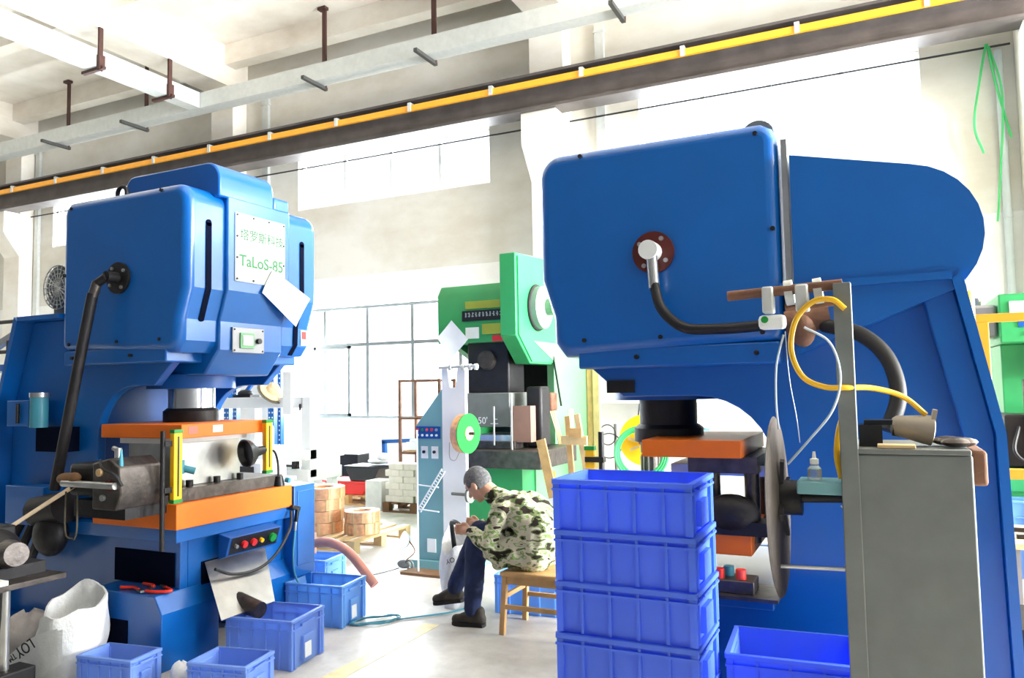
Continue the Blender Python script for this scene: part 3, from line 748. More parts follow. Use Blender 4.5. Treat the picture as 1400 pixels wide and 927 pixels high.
def crate(label, x, y, z, w, d, h, rz=0, m='crate_blue', nrib=4, sticker=None, group='blue plastic crates'):
    c = thing('plastic_crate', label, 'crate', (x, y, z), rz, group)
    body, rim, lip, ribs, tabs = crate_parts(w, d, h, m, nrib)
    body.build('body', m, c); rim.build('rim', m, c, bevel=0.003); lip.build('lip', m, c)
    for r_ in ribs: r_.build('rib', m, c)
    for t_ in tabs: t_.build('card_holder', m, c, bevel=0.002)
    if sticker:
        MB().box(w / 2 + 0.002, w / 2 + 0.0035, -d * 0.13, d * 0.06, h * 0.14, h * 0.44).build('paper_tag', 'paper', c)
    return c
st_lab = ['topmost of the tall stack of blue crates, standing empty with its rim open', 'second crate from the top in the tall stack of blue crates',
          'third crate from the top in the tall stack of blue crates', 'fourth crate from the top in the tall stack of blue crates',
          'fifth crate from the top in the tall stack of blue crates', 'second crate from the floor in the tall stack of blue crates', 'crate on the floor at the bottom of the tall crate stack']
CH = 0.1815
jit = [(0.0, 0, 0), (0.004, 0.0, 0.3), (0.006, 0.0, -0.6), (0.004, -0.004, 0.4), (0.002, 0, 0), (0, 0, 0.5), (0, 0, 0)]
for i in range(7):
    k = 6 - i
    crate(st_lab[i], -0.838 + jit[i][0], 2.785 + jit[i][1], k * CH, 0.512, 0.365, CH - 0.001, jit[i][2], 'crate_blue', 4 if i != 1 else 4, group='stack of blue crates in the foreground')
crate('large blue crate with a paper tag below the chute of the left press', -3.36, 3.655, 0, 0.455, 0.36, 0.285, 8.5, 'crate_blue_lit', 4, True)
crate('small blue crate of metal bits, cut by the bottom edge of the photo', -3.19, 3.135, 0, 0.355, 0.27, 0.20, 11, 'crate_blue_lit', 4)
crate('small blue crate with white foam in it beside the white sack', -3.83, 2.955, 0, 0.37, 0.23, 0.20, 8, 'crate_blue_lit', 4)
crate('pale blue crate on the floor right of the far press foot', -3.585, 4.40, 0, 0.455, 0.33, 0.285, 7, 'crate_cyan', 4, True)
crate('blue crate half hidden behind the press cabinet under the pink hose', -4.28, 5.08, 0, 0.44, 0.33, 0.26, 8, 'crate_cyan', 4)
crate('blue crate on the floor behind the wooden stool', -2.30, 5.20, 0, 0.56, 0.36, 0.27, 6, 'crate_cyan', 4, True)
for k, lab in enumerate(('bottom crate of the low stack beside the grey feeder', 'middle crate of the low stack beside the grey feeder', 'open dark blue crate on the low stack between the reel disc and the grey feeder')):
    crate(lab, -0.345, 3.125, k * 0.206, 0.45, 0.36, 0.205, 4, 'crate_blue', 3, group='low crate stack by the grey feeder')
def heap(name, m, label, x, y, z, rx, ry, h, n, size, seed, parts=90):
    rnd = random.Random(seed); b = MB()
    # mound with many small pieces lying on it
    G = []
    for i in range(9):
        row = []
        for j in range(9):
            u, v = -1 + 2 * i / 8, -1 + 2 * j / 8
            e = max(0.0, 1 - 0.8 * (u * u + v * v) / 2) 
            row.append((x + u * rx, y + v * ry, z + h * e * (0.8 + 0.4 * rnd.random())))
        G.append(row)
    b.sheet(G)
    for _ in range(parts):
        u, v = rnd.uniform(-0.9, 0.9), rnd.uniform(-0.9, 0.9)
        e = 1 - 0.8 * (u * u + v * v) / 2
        p = Vector((x + u * rx, y + v * ry, z + h * e + size * 0.3)); d = Vector((rnd.uniform(-1, 1), rnd.uniform(-1, 1), rnd.uniform(-0.4, 0.6))).normalized()
        b.bar(p - d * size, p + d * size, size * 0.7, size * 0.35)
    return single(b, name, m, label, name.replace('_', ' '), (x, y, z), kind='stuff')
heap('metal_scrap', 'scrap_dark', 'dark punched metal bits in the large tagged crate', -3.36, 3.655, 0.008, 0.17, 0.12, 0.10, 0, 0.016, 3, 160)
heap('metal_scrap', 'greasy_steel', 'brownish metal bits in the small crate at the bottom edge', -3.19, 3.135, 0.008, 0.11, 0.07, 0.07, 0, 0.010, 4, 120)
heap('foam_pieces', 'sack_white', 'white foam pieces in the small crate beside the sack', -3.83, 2.955, 0.008, 0.13, 0.07, 0.12, 0, 0.018, 5, 60)

# ================================================================== GREY FEEDER IN THE FOREGROUND
gf = thing('strip_feeder', 'grey strip feeder cabinet with tall post in front of the right press', 'feeder', (0.06, 2.7, 0), world_coords=True)
cab = MB().box(-0.075, 0.225, 2.5, 2.9, 0.0, 1.39).build('cabinet', 'grey_paint', gf, bevel=0.006)
MB().box(-0.09, 0.222, 2.495, 2.905, 1.39, 1.405).build('top_plate', 'grey_paint', gf, bevel=0.003)
MB().box(0.222, 0.265, 2.55, 2.9, 1.30, 1.40).build('top_bracket', 'rust', gf, bevel=0.01)
post = MB().box(-0.116, -0.066, 2.494, 2.535, 0.0, 1.90).build('post', 'grey_paint', gf, bevel=0.003)
MB().cyl((-0.43, 2.52, 1.884), (-0.09, 2.52, 1.898), 0.016, n=12).build('roller_rod', 'rust', gf)
MB().cyl((-0.26, 2.56, 1.84), (-0.09, 2.56, 1.85), 0.012, n=12).build('roller_rod', 'rust', gf)
for (x, z, t) in ((-0.305, 1.876, 0.017), (-0.205, 1.876, 0.019)):
    MB().box(x - t, x + t, 2.492, 2.545, z - 0.055, z + 0.028).build('roller_bracket', 'galvanised', gf, bevel=0.006)
for x in (-0.245, -0.16):
    MB().lathe([(0.012, -0.012), (0.04, -0.012), (0.04, 0.012), (0.012, 0.012)], (x, 2.545, 1.885), (1, 0, 0.1), 20).build('roller', 'galvanised', gf)
sw = MB().box(-0.335, -0.255, 2.49, 2.535, 1.77, 1.815).build('sensor', 'white_metal', gf, bevel=0.012)
MB().cyl((-0.315, 2.486, 1.80), (-0.315, 2.492, 1.80), 0.011, n=14).build('sensor_dot', 'green_plastic', sw)
# reel shaft and thin steel reel disc
MB().cyl((-0.34, 2.62, 1.235), (-0.08, 2.62, 1.245), 0.017, n=14).build('reel_shaft', 'black_metal', gf)
MB().lathe([(0.03, -0.02), (0.055, -0.02), (0.055, 0.06), (0.03, 0.06)], (-0.30, 2.62, 1.236), (1, 0, 0.03), 20).build('reel_hub', 'black_metal', gf)
disc = MB().lathe([(0.02, -0.002), (0.278, -0.003), (0.285, 0.0), (0.278, 0.006), (0.02, 0.012)], (-0.312, 2.62, 1.21), (1, 0, 0.02), 56).build('reel_disc', 'disc_steel', gf)
for k in range(4):
    a = R_(20 + 90 * k)
    MB().bar((-0.30, 2.62 + 0.03 * math.cos(a), 1.235 + 0.03 * math.sin(a)), (-0.29, 2.62 + 0.13 * math.cos(a), 1.235 + 0.13 * math.sin(a)), 0.02, 0.012, (1, 0, 0)).build('reel_arm', 'black_metal', gf)
# small shelf with a wire guide below it
MB().box(-0.245, -0.085, 2.52, 2.66, 1.262, 1.30).build('side_shelf', 'teal_paint', gf, bevel=0.004)
MB().tube([(-0.12, 2.52, 1.235), (-0.105, 2.52, 1.22), (-0.105, 2.52, 1.07), (-0.12, 2.52, 1.045), (-0.30, 2.52, 1.04)], 0.006, 8, smooth=False).build('wire_guide', 'steel', gf)
# yellow air hose looping around the post, thin clear tubes
MB().tube([(-0.085, 2.49, 1.82), (-0.12, 2.485, 1.85), (-0.175, 2.485, 1.845), (-0.225, 2.485, 1.79), (-0.24, 2.485, 1.70), (-0.21, 2.485, 1.62), (-0.15, 2.485, 1.588), (-0.09, 2.49, 1.585), (-0.02, 2.55, 1.582), (0.06, 2.6, 1.555), (0.12, 2.62, 1.50)], 0.0085, 8).build('air_hose', 'yellow_rubber', gf)
MB().tube([(-0.095, 2.545, 1.52), (-0.118, 2.55, 1.46), (-0.128, 2.55, 1.38), (-0.118, 2.55, 1.31)], 0.009, 8).build('air_hose', 'yellow_rubber', gf)
MB().tube([(-0.20, 2.48, 1.77), (-0.13, 2.48, 1.72), (-0.105, 2.48, 1.62), (-0.13, 2.48, 1.52), (-0.20, 2.50, 1.43), (-0.27, 2.55, 1.35)], 0.004, 6).build('clear_tube', 'clear_tube', gf)
MB().tube([(-0.26, 2.48, 1.75), (-0.285, 2.49, 1.66), (-0.292, 2.5, 1.55), (-0.29, 2.52, 1.46)], 0.0035, 6).build('clear_tube', 'clear_tube', gf)
MB().tube([(-0.255, 2.48, 1.76), (-0.25, 2.49, 1.62), (-0.235, 2.5, 1.50), (-0.228, 2.5, 1.42)], 0.0015, 5).build('wire', 'clear_tube', gf)
# things lying on top of the cabinet
ft = thing('hose_fitting', 'cream hose end fitting lying on top of the grey feeder', 'fitting', (0.1, 2.6, 1.405), world_coords=True)
MB().lathe([(0.022, -0.06), (0.03, -0.05), (0.042, 0.02), (0.046, 0.05), (0.03, 0.055)], (0.085, 2.62, 1.46), (1, 0.1, -0.15), 20).build('collar', 'fitting_grey', ft)
MB().bar((0.13, 2.62, 1.45), (0.145, 2.62, 1.515), 0.05, 0.012, (1, 0, 0)).build('hook', 'fitting_grey', ft)
MB().cyl((0.03, 2.62, 1.465), (0.09, 2.62, 1.455), 0.03, n=14).build('plug', 'black_metal', ft)
bxs = MB().box(-0.065, 0.0, 2.58, 2.70, 1.406, 1.47).box(-0.05, 0.03, 2.6, 2.68, 1.47, 1.484)
single(bxs, 'tool_box', 'black_plastic', 'small black box of bits on the grey feeder beside the post', 'box', (-0.03, 2.64, 1.406))
single(MB().box(-0.015, 0.085, 2.505, 2.56, 1.4055, 1.417), 'wood_block', 'wood_pale', 'flat pale wood strip on the front edge of the grey feeder', 'wood block', (0.03, 2.53, 1.406), bevel=0.002)
rg = MB()
for i in range(7):
    a = i * 0.9; rg.ball((0.19 + 0.02 * math.sin(a), 2.56 + 0.03 * i / 2, 1.41 + 0.012), (0.04, 0.03, 0.014), 10, 6)
single(rg, 'rag', 'greasy_steel', 'crumpled grey rag at the right end of the grey feeder top', 'rag', (0.19, 2.6, 1.4))
bt = thing('bottle', 'small clear dropper bottle on the teal shelf of the grey feeder', 'bottle', (-0.195, 2.575, 1.30), world_coords=True)
MB().lathe([(0.015, 0.001), (0.021, 0.003), (0.021, 0.035), (0.012, 0.045), (0.012, 0.052)], (-0.195, 2.575, 1.30), n=18).build('body', 'clear_bottle', bt)
MB().lathe([(0.013, 0.05), (0.013, 0.065), (0.006, 0.068), (0.004, 0.088)], (-0.195, 2.575, 1.30), n=16).build('dropper_cap', 'white_metal', bt)

# ================================================================== LEFT FOREGROUND: ROLL FEEDER, STRIP, STRAIGHTENER, SACKS
rf = thing('roll_feeder', 'greasy black roll feeder on the near side of the left press', 'feeder', (-4.1, 3.1, 0.95), world_coords=True)
MB().box(-4.33, -4.0, 2.98, 3.24, 1.02, 1.21).build('gear_case', 'black_metal', rf, bevel=0.03, seg=3)
MB().prism([(-4.06, 0.96), (-3.86, 0.96), (-3.82, 1.05), (-3.84, 1.20), (-3.92, 1.25), (-4.06, 1.22)], 'y', 2.94, 3.22).build('end_plate', 'greasy_steel', rf, bevel=0.01)
for (x, z, r, m_) in ((-3.99, 1.17, 0.022, 'brass_strip'), (-3.91, 1.10, 0.03, 'brown_flange'), (-3.96, 1.03, 0.018, 'steel')):
    MB().cyl((x, 2.925, z), (x, 2.942, z), r, n=16).build('roller_cap', m_, rf)
MB().cyl((-4.30, 2.93, 1.10), (-3.85, 2.93, 1.10), 0.02, n=12).build('feed_roller', 'steel', rf)
MB().tube([(-3.98, 2.93, 1.24), (-3.92, 2.90, 1.20), (-3.84, 2.92, 1.16), (-3.82, 2.95, 1.10)], 0.008, 6).build('air_line', 'cable_black', rf)
MB().cyl((-3.95, 3.02, 1.24), (-3.95, 3.02, 1.30), 0.02, n=12).cyl((-3.95, 3.02, 1.29), (-3.99, 3.02, 1.30), 0.014, n=10).build('elbow_fitting', 'steel', rf)
MB().cyl((-3.86, 2.97, 1.20), (-3.86, 2.97, 1.30), 0.014, 0.006, n=10).build('oil_nipple', 'teal_cable', rf)
MB().box(-4.30, -3.86, 3.0, 3.29, 0.90, 1.0).build('mount_bracket', 'black_metal', rf)
for (p0, p1, p2) in (((-4.30, 2.95, 1.05), (-4.27, 2.93, 0.82), (-4.22, 2.95, 0.78)), ((-4.20, 2.95, 1.05), (-4.17, 2.93, 0.85), (-4.22, 2.95, 0.78))):
    MB().tube([p0, p1, p2], 0.005, 6).build('tie_wire', 'straw_dark', rf)
MB().ball((-4.28, 2.95, 1.12), (0.10, 0.03, 0.04)).ball((-4.21, 2.94, 1.13), (0.05, 0.025, 0.035)).build('oil_felt', 'wood_dark', rf)
# brass strip running in from the left
sb = MB()
P = catmull([(-5.75, 3.0, 0.42), (-5.0, 3.0, 0.755), (-4.6, 3.0, 0.94), (-4.22, 3.0, 1.115)], 6)
g = [[(p.x, p.y - 0.025, p.z - 0.026) for p in P], [(p.x, p.y + 0.025, p.z + 0.026) for p in P]]
sb.sheet(g).sheet([[(a, b, c - 0.003) for a, b, c in r] for r in g])
single(sb, 'metal_strip', 'brass_strip', 'long brass-coloured metal strip running up into the roll feeder', 'strip', (-4.9, 3.0, 0.5))
sg = thing('straightener_stand', 'dark strip straightener on a post stand at the left edge', 'straightener', (-4.4, 2.55, 0), world_coords=True)
MB().box(-4.75, -3.99, 2.40, 2.75, 0.63, 0.66).build('table_plate', 'greasy_steel', sg, bevel=0.004)
MB().box(-4.75, -4.12, 2.43, 2.72, 0.66, 0.72).build('base_plate', 'black_metal', sg)
MB().ball((-4.30, 2.56, 0.78), (0.14, 0.12, 0.12), 18, 12).build('motor', 'black_metal', sg)
MB().cyl((-4.12, 2.52, 0.79), (-4.02, 2.50, 0.80), 0.075, 0.06, n=18).build('motor_cap', 'greasy_steel', sg)
MB().box(-4.75, -4.35, 2.45, 2.70, 0.72, 0.90).build('roller_frame', 'black_metal', sg, bevel=0.01)
MB().cyl((-4.20, 2.56, 0.18), (-4.20, 2.56, 0.63), 0.022, n=14).build('post', 'steel', sg)
MB().cyl((-4.62, 2.56, 0.18), (-4.62, 2.56, 0.63), 0.022, n=14).build('post', 'steel', sg)
MB().box(-4.26, -4.12, 2.44, 2.68, 0.0, 0.18).build('foot_block', 'black_metal', sg, bevel=0.01)
MB().box(-4.70, -4.54, 2.44, 2.68, 0.0, 0.18).build('foot_block', 'black_metal', sg, bevel=0.01)
MB().tube([(-4.14, 2.5, 0.64), (-4.10, 2.47, 0.45), (-4.13, 2.46, 0.18)], 0.007, 6).build('cable', 'cable_black', sg)
MB().box(-4.06, -3.985, 2.40, 2.44, 0.662, 0.685).build('bright_block', 'white_metal', sg)

def sack(name, label, x, y, rx, ry, h, m, seed, open_top=True, lean=(0, 0), cat='sack', flat=0.0):
    rnd = random.Random(seed); n = 36; rings = 14; vs = []; fs = []
    ph = [rnd.uniform(0, 6.28) for _ in range(6)]
    for i in range(rings + 1):
        t = i / rings; z = h * t
        w = (0.92 + 0.16 * math.sin(PI * t) + 0.12 * t) if open_top else math.sqrt(max(0.02, 1 - (2 * t - 1) ** 2 * 0.96))
        for j in range(n):
            a = 2 * PI * j / n
            wr = 1 + 0.05 * math.sin(3 * a + ph[0] + 4 * t) + 0.035 * math.sin(7 * a + ph[1] - 6 * t) + 0.02 * math.sin(13 * a + ph[2] + 9 * t)
            zz = z + (0.05 * h * math.sin(2 * a + ph[3]) + 0.03 * h * math.sin(5 * a + ph[4]) + (0.16 * h * math.sin(a) if open_top else 0)) * t * t
            vs.append((x + lean[0] * t + rx * w * wr * math.cos(a), y + lean[1] * t + ry * w * wr * math.sin(a), max(0.0, zz)))
    for i in range(rings):
        for j in range(n): fs.append((i * n + j, i * n + (j + 1) % n, (i + 1) * n + (j + 1) % n, (i + 1) * n + j))
    base = len(vs)
    fs.append(tuple(range(n))[::-1])
    b = MB().add(vs, fs)
    if open_top:
        # rolled rim and inner wall going down into the sack
        top = vs[-n:]
        inn = []
        for d_, k_ in ((0.0, 0.93), (-0.35 * h, 0.88), (-0.5 * h, 0.5)):
            cx = sum(p[0] for p in top) / n; cy = sum(p[1] for p in top) / n
            inn.append([(cx + (p[0] - cx) * k_, cy + (p[1] - cy) * k_, p[2] + d_) for p in top])
        rows = [top] + inn
        vv = [p for r in rows for p in r]
        ff = [(i * n + j, i * n + (j + 1) % n, (i + 1) * n + (j + 1) % n, (i + 1) * n + j) for i in range(3) for j in range(n)]
        ff.append(tuple(range(3 * n, 4 * n)))
        b.add(vv, ff)
    else:
        b.add(vs[-n:], [tuple(range(n))])
    o = thing(name, label, cat, (x, y, 0), world_coords=True)
    bd = b.build('bag', m, o)
    return o
sk = sack('white_sack', 'open white plastic sack on the floor left of the left press', -4.26, 2.98, 0.17, 0.15, 0.42, 'sack_white', 3)
# folded flank of the sack lying towards the camera with its black print
fv = MB(); G = []
for i in range(9):
    row = []
    for j in range(13):
        u, v = i / 8, j / 12
        px = -4.13 - 0.52 * u + 0.07 * v; py = 2.80 - 0.05 * v - 0.02 * math.sin(3 * u); pz = 0.33 - 0.23 * u - 0.16 * v + 0.02 * math.sin(5 * u + 3 * v)
        row.append((px, py, max(0.004, pz)))
    G.append(row)
fv.sheet(G).sheet([[(a, b + 0.03, max(0.002, c - 0.012)) for a, b, c in r] for r in G])
fv.build('flap', 'sack_white', sk)
text('LOY', 'print', 'black_plastic', sk, (-4.31, 2.735, 0.225), (-0.80, 0.0, -0.48), (0.46, 0.24, -0.84), 0.085)
text('TM', 'print', 'black_plastic', sk, (-4.415, 2.733, 0.160), (-0.80, 0.0, -0.48), (0.46, 0.24, -0.84), 0.05)
sack('grey_sack', 'slack grey sack behind the post stand at the left edge', -4.72, 3.02, 0.16, 0.14, 0.30, 'sack_grey', 9, False)
sack('white_bag', 'small crumpled white bag behind the small foam crate', -3.55, 3.12, 0.06, 0.05, 0.13, 'sack_white', 12, False)
for i, (pp, lab) in enumerate((([(-3.98, 3.24, 0.442), (-3.9, 3.25, 0.442), (-3.84, 3.3, 0.442), (-3.95, 3.35, 0.442)], 'bent red hand tool lying on the near foot of the left press'),
                                ([(-4.20, 3.24, 0.443), (-4.12, 3.27, 0.443), (-4.04, 3.24, 0.443)], 'short red hand tool behind the bent one on the near press foot'),
                                ([(-4.15, 3.36, 0.443), (-4.05, 3.35, 0.443), (-4.02, 3.31, 0.443)], 'red hand tool lying nearest the die bed on the near press foot'))):
    tl_ = thing('hand_tool', lab, 'tool', pp[0], world_coords=True)
    MB().tube(pp, 0.010, 8).build('handle', 'red_wet', tl_)
    e_ = Vector(pp[-1]); q_ = (e_ - Vector(pp[-2])).normalized(); MB().bar(e_, e_ + q_ * 0.06, 0.022, 0.012).build('jaw', 'greasy_steel', tl_)

# lamp with gooseneck and air gun on the left press bed
lp = thing('work_lamp', 'black gooseneck work lamp on the right corner of the left press bed', 'lamp', (-3.8, 4.18, 0.95), world_coords=True)
MB().cyl((-3.83, 4.19, 0.951), (-3.83, 4.19, 1.02), 0.045, 0.03, n=16).build('base', 'black_plastic', lp)
MB().tube([(-3.83, 4.19, 1.01), (-3.82, 4.17, 1.12), (-3.79, 4.10, 1.20), (-3.76, 3.98, 1.22)], 0.008, 8).build('gooseneck', 'black_rubber', lp)
MB().lathe([(0.016, 0.0), (0.026, 0.01), (0.036, 0.07), (0.085, 0.12), (0.095, 0.155), (0.086, 0.155), (0.07, 0.12)], (-3.755, 3.985, 1.222), (-0.25, -1, -0.12), 24).build('shade', 'black_plastic', lp)
MB().cyl((-3.80, 4.23, 0.99), (-3.77, 4.235, 0.985), 0.018, n=12).build('switch', 'teal_cable', lp)
ag = thing('air_gun', 'black air gun on a blue hose hanging at the left press', 'air gun', (-3.76, 4.28, 0.7), world_coords=True)
MB().bar((-3.765, 4.25, 0.80), (-3.765, 4.33, 0.775), 0.025, 0.03).bar((-3.765, 4.31, 0.785), (-3.765, 4.29, 0.69), 0.022, 0.028, (1, 0, 0)).build('body', 'black_plastic', ag, bevel=0.004)
MB().cyl((-3.765, 4.29, 0.69), (-3.765, 4.285, 0.63), 0.010, n=10).build('coupling', 'steel', ag)
MB().tube([(-3.765, 4.285, 0.64), (-3.77, 4.27, 0.45), (-3.76, 4.29, 0.30), (-3.71, 4.36, 0.16)], 0.007, 8).build('hose', 'teal_cable', ag)
ac = MB().tube([(-3.77, 4.25, 0.77), (-3.72, 4.18, 0.66), (-3.70, 4.02, 0.52), (-3.70, 3.85, 0.46), (-3.71, 3.66, 0.47), (-3.72, 3.52, 0.53)], 0.010, 8)
single(ac, 'cable', 'cable_black', 'black cable slung across the front of the left press', 'cable', (-3.72, 3.9, 0.5))

# ================================================================== TEAL FEEDER IN THE MIDDLE
tf = thing('strip_feeder', 'teal strip feeder cabinet with white post and green reel behind the man', 'feeder', (-3.6, 6.2, 0), world_coords=True)
MB().prism([(-3.87, 0.07), (-3.585, 0.07), (-3.585, 1.62), (-3.87, 1.28)], 'y', 6.03, 6.45).build('cabinet', 'teal_paint', tf, bevel=0.006)
MB().box(-3.92, -3.30, 5.98, 6.50, 0.0, 0.07).build('base', 'teal_paint', tf)
wp = MB().prism([(-3.585, 0.07), (-3.345, 0.07), (-3.345, 1.80), (-3.42, 1.80), (-3.44, 1.62), (-3.50, 1.62), (-3.53, 1.80), (-3.585, 1.80)], 'y', 6.02, 6.06).build('post_plate', 'white_metal', tf)
MB().cyl((-3.60, 6.0, 1.80), (-3.20, 6.0, 1.81), 0.012, n=10).build('roller_rod', 'galvanised', tf)
for x in (-3.48, -3.35, -3.28, -3.22):
    MB().lathe([(0.01, -0.012), (0.028, -0.012), (0.028, 0.012), (0.01, 0.012)], (x, 6.0, 1.80), (1, 0, 0), 16).build('roller', 'galvanised', tf)
pnl = MB().box(-3.865, -3.61, 6.02, 6.03, 1.16, 1.27).build('button_panel', 'blue_inner', tf)
for i in range(5):
    MB().cyl((-3.845 + 0.05 * i, 6.02, 1.24), (-3.845 + 0.05 * i, 6.008, 1.24), 0.013, n=12).build('indicator', ['red_plastic', 'green_plastic', 'bulb_red', 'red_plastic', 'steel'][i], pnl)
    MB().cyl((-3.845 + 0.05 * i, 6.02, 1.19), (-3.845 + 0.05 * i, 6.008, 1.19), 0.011, n=12).build('switch', 'white_metal', pnl)
for x in (-3.78, -3.67):
    dl = MB().box(x - 0.035, x + 0.035, 6.022, 6.03, 0.98, 1.09).build('dial_plate', 'white_metal', tf)
    MB().cyl((x, 6.02, 1.04), (x, 6.005, 1.04), 0.014, n=12).build('dial_knob', 'black_plastic', dl)
MB().box(-3.76, -3.67, 6.022, 6.03, 0.14, 0.26).build('label_plate', 'plate_white', tf)
rl_ = MB().lathe([(0.05, -0.035), (0.17, -0.035), (0.17, 0.035), (0.05, 0.035)], (-3.31, 5.94, 1.215), (1, -0.12, 0), 36).build('reel', 'copper_coil', tf)
MB().lathe([(0.05, 0.0), (0.175, 0.0), (0.175, 0.008), (0.05, 0.008)], (-3.274, 5.936, 1.215), (1, -0.12, 0), 40).build('reel_flange', 'reel_green', rl_)
MB().lathe([(0.03, 0.0), (0.06, 0.0), (0.06, 0.014), (0.03, 0.014)], (-3.271, 5.935, 1.215), (1, -0.12, 0), 28).build('reel_hub', 'straw', rl_)
MB().cyl((-3.40, 5.951, 1.215), (-3.21, 5.928, 1.215), 0.014, n=10).build('reel_shaft', 'black_metal', tf)
MB().cyl((-3.47, 5.98, 0.68), (-3.28, 5.95, 0.68), 0.014, n=10).lathe([(0.02, 0), (0.07, 0.0), (0.07, 0.02), (0.02, 0.02)], (-3.28, 5.95, 0.68), (1, -0.1, 0), 20).build('side_wheel', 'grey_paint', tf)
MB().tube([(-3.50, 6.0, 1.13), (-3.47, 5.95, 1.0), (-3.41, 5.94, 0.98), (-3.36, 5.93, 1.05)], 0.004, 6).build('wire_loop', 'steel', tf)
# narrow ladder-like strip guide on a slim stand
lg = thing('strip_guide', 'narrow white ladder-like strip guide on a slim stand before the teal cabinet', 'strip guide', (-3.72, 5.8, 0), world_coords=True)
A0, A1 = Vector((-3.45, 5.8, 0.905)), Vector((-3.70, 5.8, 0.545))
dv = (A1 - A0); nx = Vector((-dv.z, 0, dv.x)).normalized() * 0.018
for s in (-1, 1): MB().bar(A0 + nx * s, A1 + nx * s, 0.010, 0.008, (0, 1, 0)).build('rail', 'white_metal', lg)
for i in range(16):
    p = A0 + dv * (i + 0.5) / 16
    MB().bar(p - nx, p + nx, 0.007, 0.007, (0, 1, 0)).build('rung', 'white_metal', lg)
MB().cyl((-3.715, 5.8, 0.02), (-3.715, 5.8, 1.25), 0.008, n=8).build('stand_post', 'white_metal', lg)
for z in (0.77, 0.56):
    MB().cyl((-3.715, 5.8, z), (-3.50, 5.8, z - 0.015), 0.006, n=8).build('cross_arm', 'white_metal', lg)
MB().box(-3.85, -3.40, 5.72, 5.90, 0.0, 0.022).build('base_board', 'wood_dark', lg)
sl = thing('stand_lamp', 'small white round lamp head lying on the floor by the strip guide', 'lamp', (-4.0, 5.95, 0), world_coords=True)
MB().lathe([(0.02, -0.05), (0.06, -0.03), (0.085, 0.02), (0.08, 0.02), (0.055, -0.02)], (-4.02, 6.05, 0.22), (-0.9, -0.2, 0.2), 24).build('shade', 'white_metal', sl)
MB().tube([(-3.97, 6.05, 0.22), (-3.88, 6.0, 0.14), (-3.95, 5.95, 0.06)], 0.006, 6).build('arm', 'wood_dark', sl)
MB().ball((-3.93, 5.9, 0.045), (0.07, 0.04, 0.04)).torus((-3.86, 5.88, 0.05), (0, 1, 0.2), 0.04, 0.010, 18, 6).build('clamp', 'grey_paint', sl)
# paper held at the top of the green press, taped on the two presses
def sheet_paper(name, label, pts, m='paper'):
    a, b, c, d = [Vector(p) for p in pts]; n = (b - a).cross(d - a).normalized(); G = []
    for i in range(7):
        row = []
        for j in range(7):
            u, v = i / 6, j / 6
            p = a * (1 - u) * (1 - v) + b * u * (1 - v) + c * u * v + d * (1 - u) * v
            row.append(tuple(p + n * 0.012 * math.sin(3.1 * u) * math.sin(2.2 * v + 0.5)))
        G.append(row)
    bb = MB().sheet(G).sheet([[tuple(Vector(p) + n * 0.0015) for p in r] for r in G])
    ctr = (a + b + c + d) / 4
    return single(bb, name, m, label, 'paper', tuple(ctr))
sheet_paper('paper_sheet', 'white paper sheet taped askew over the sign of the left press', [(-3.665, 3.855, 2.265), (-3.665, 3.955, 2.43), (-3.665, 4.33, 2.27), (-3.665, 4.18, 2.06)])
sheet_paper('paper_sheet', 'tilted white paper sheet in front of the green press head', [(-4.28, 7.10, 2.16), (-4.10, 7.10, 2.34), (-3.90, 7.10, 2.13), (-4.11, 7.10, 1.93)])

# ================================================================== MAN ON THE STOOL
def capsule(b, p0, p1, r0, r1, n=14):
    b.cyl(p0, p1, r0, r1, n); b.ball(p0, r0, n, 8); b.ball(p1, r1, n, 8)
def organic(b, name, m, parent, vox, it=4, f=0.5):
    o = b.build(name, m, parent)
    rm = o.modifiers.new('remesh', 'REMESH'); rm.mode = 'VOXEL'; rm.voxel_size = vox; rm.use_smooth_shade = True
    sm = o.modifiers.new('smooth', 'SMOOTH'); sm.factor = f; sm.iterations = it
    return o
man = thing('person', 'person in camouflage jacket and jeans sitting bent over on the wooden stool', 'person', (-2.2, 4.8, 0), world_coords=True)
HC = Vector((-2.565, 4.79, 0.945))
hf = Vector((-0.80, 0.06, -0.60)).normalized(); hu = Vector((-0.60, 0.02, 0.80)); hs_ = hu.cross(hf).normalized(); hu = hf.cross(hs_).normalized()
HR = Matrix((hf, hs_, hu)).transposed()
def hp(a, b_, c): return HC + hf * a + hs_ * b_ + hu * c
bd = MB()
bd.ball(HC + hu * 0.015, (0.095, 0.076, 0.098), 22, 16, HR)              # cranium
bd.ball(hp(0.028, 0, -0.055), (0.062, 0.058, 0.062), 18, 12, HR)         # jaw
bd.ball(hp(0.055, 0, -0.098), (0.026, 0.03, 0.022), 12, 8, HR)           # chin
capsule(bd, hp(0.088, 0, 0.0), hp(0.108, 0, -0.035), 0.010, 0.016)       # nose
bd.ball(hp(0.086, 0, -0.068), (0.014, 0.026, 0.007), 10, 6, HR)          # lips
for s in (-1, 1):
    bd.ball(hp(-0.002, 0.078 * s, -0.015), (0.022, 0.010, 0.034), 12, 8, HR)   # ears
    bd.ball(hp(0.080, 0.032 * s, 0.020), (0.014, 0.022, 0.008), 10, 6, HR)     # brows
capsule(bd, (-2.40, 4.79, 0.84), hp(-0.03, 0, -0.06), 0.062, 0.056)
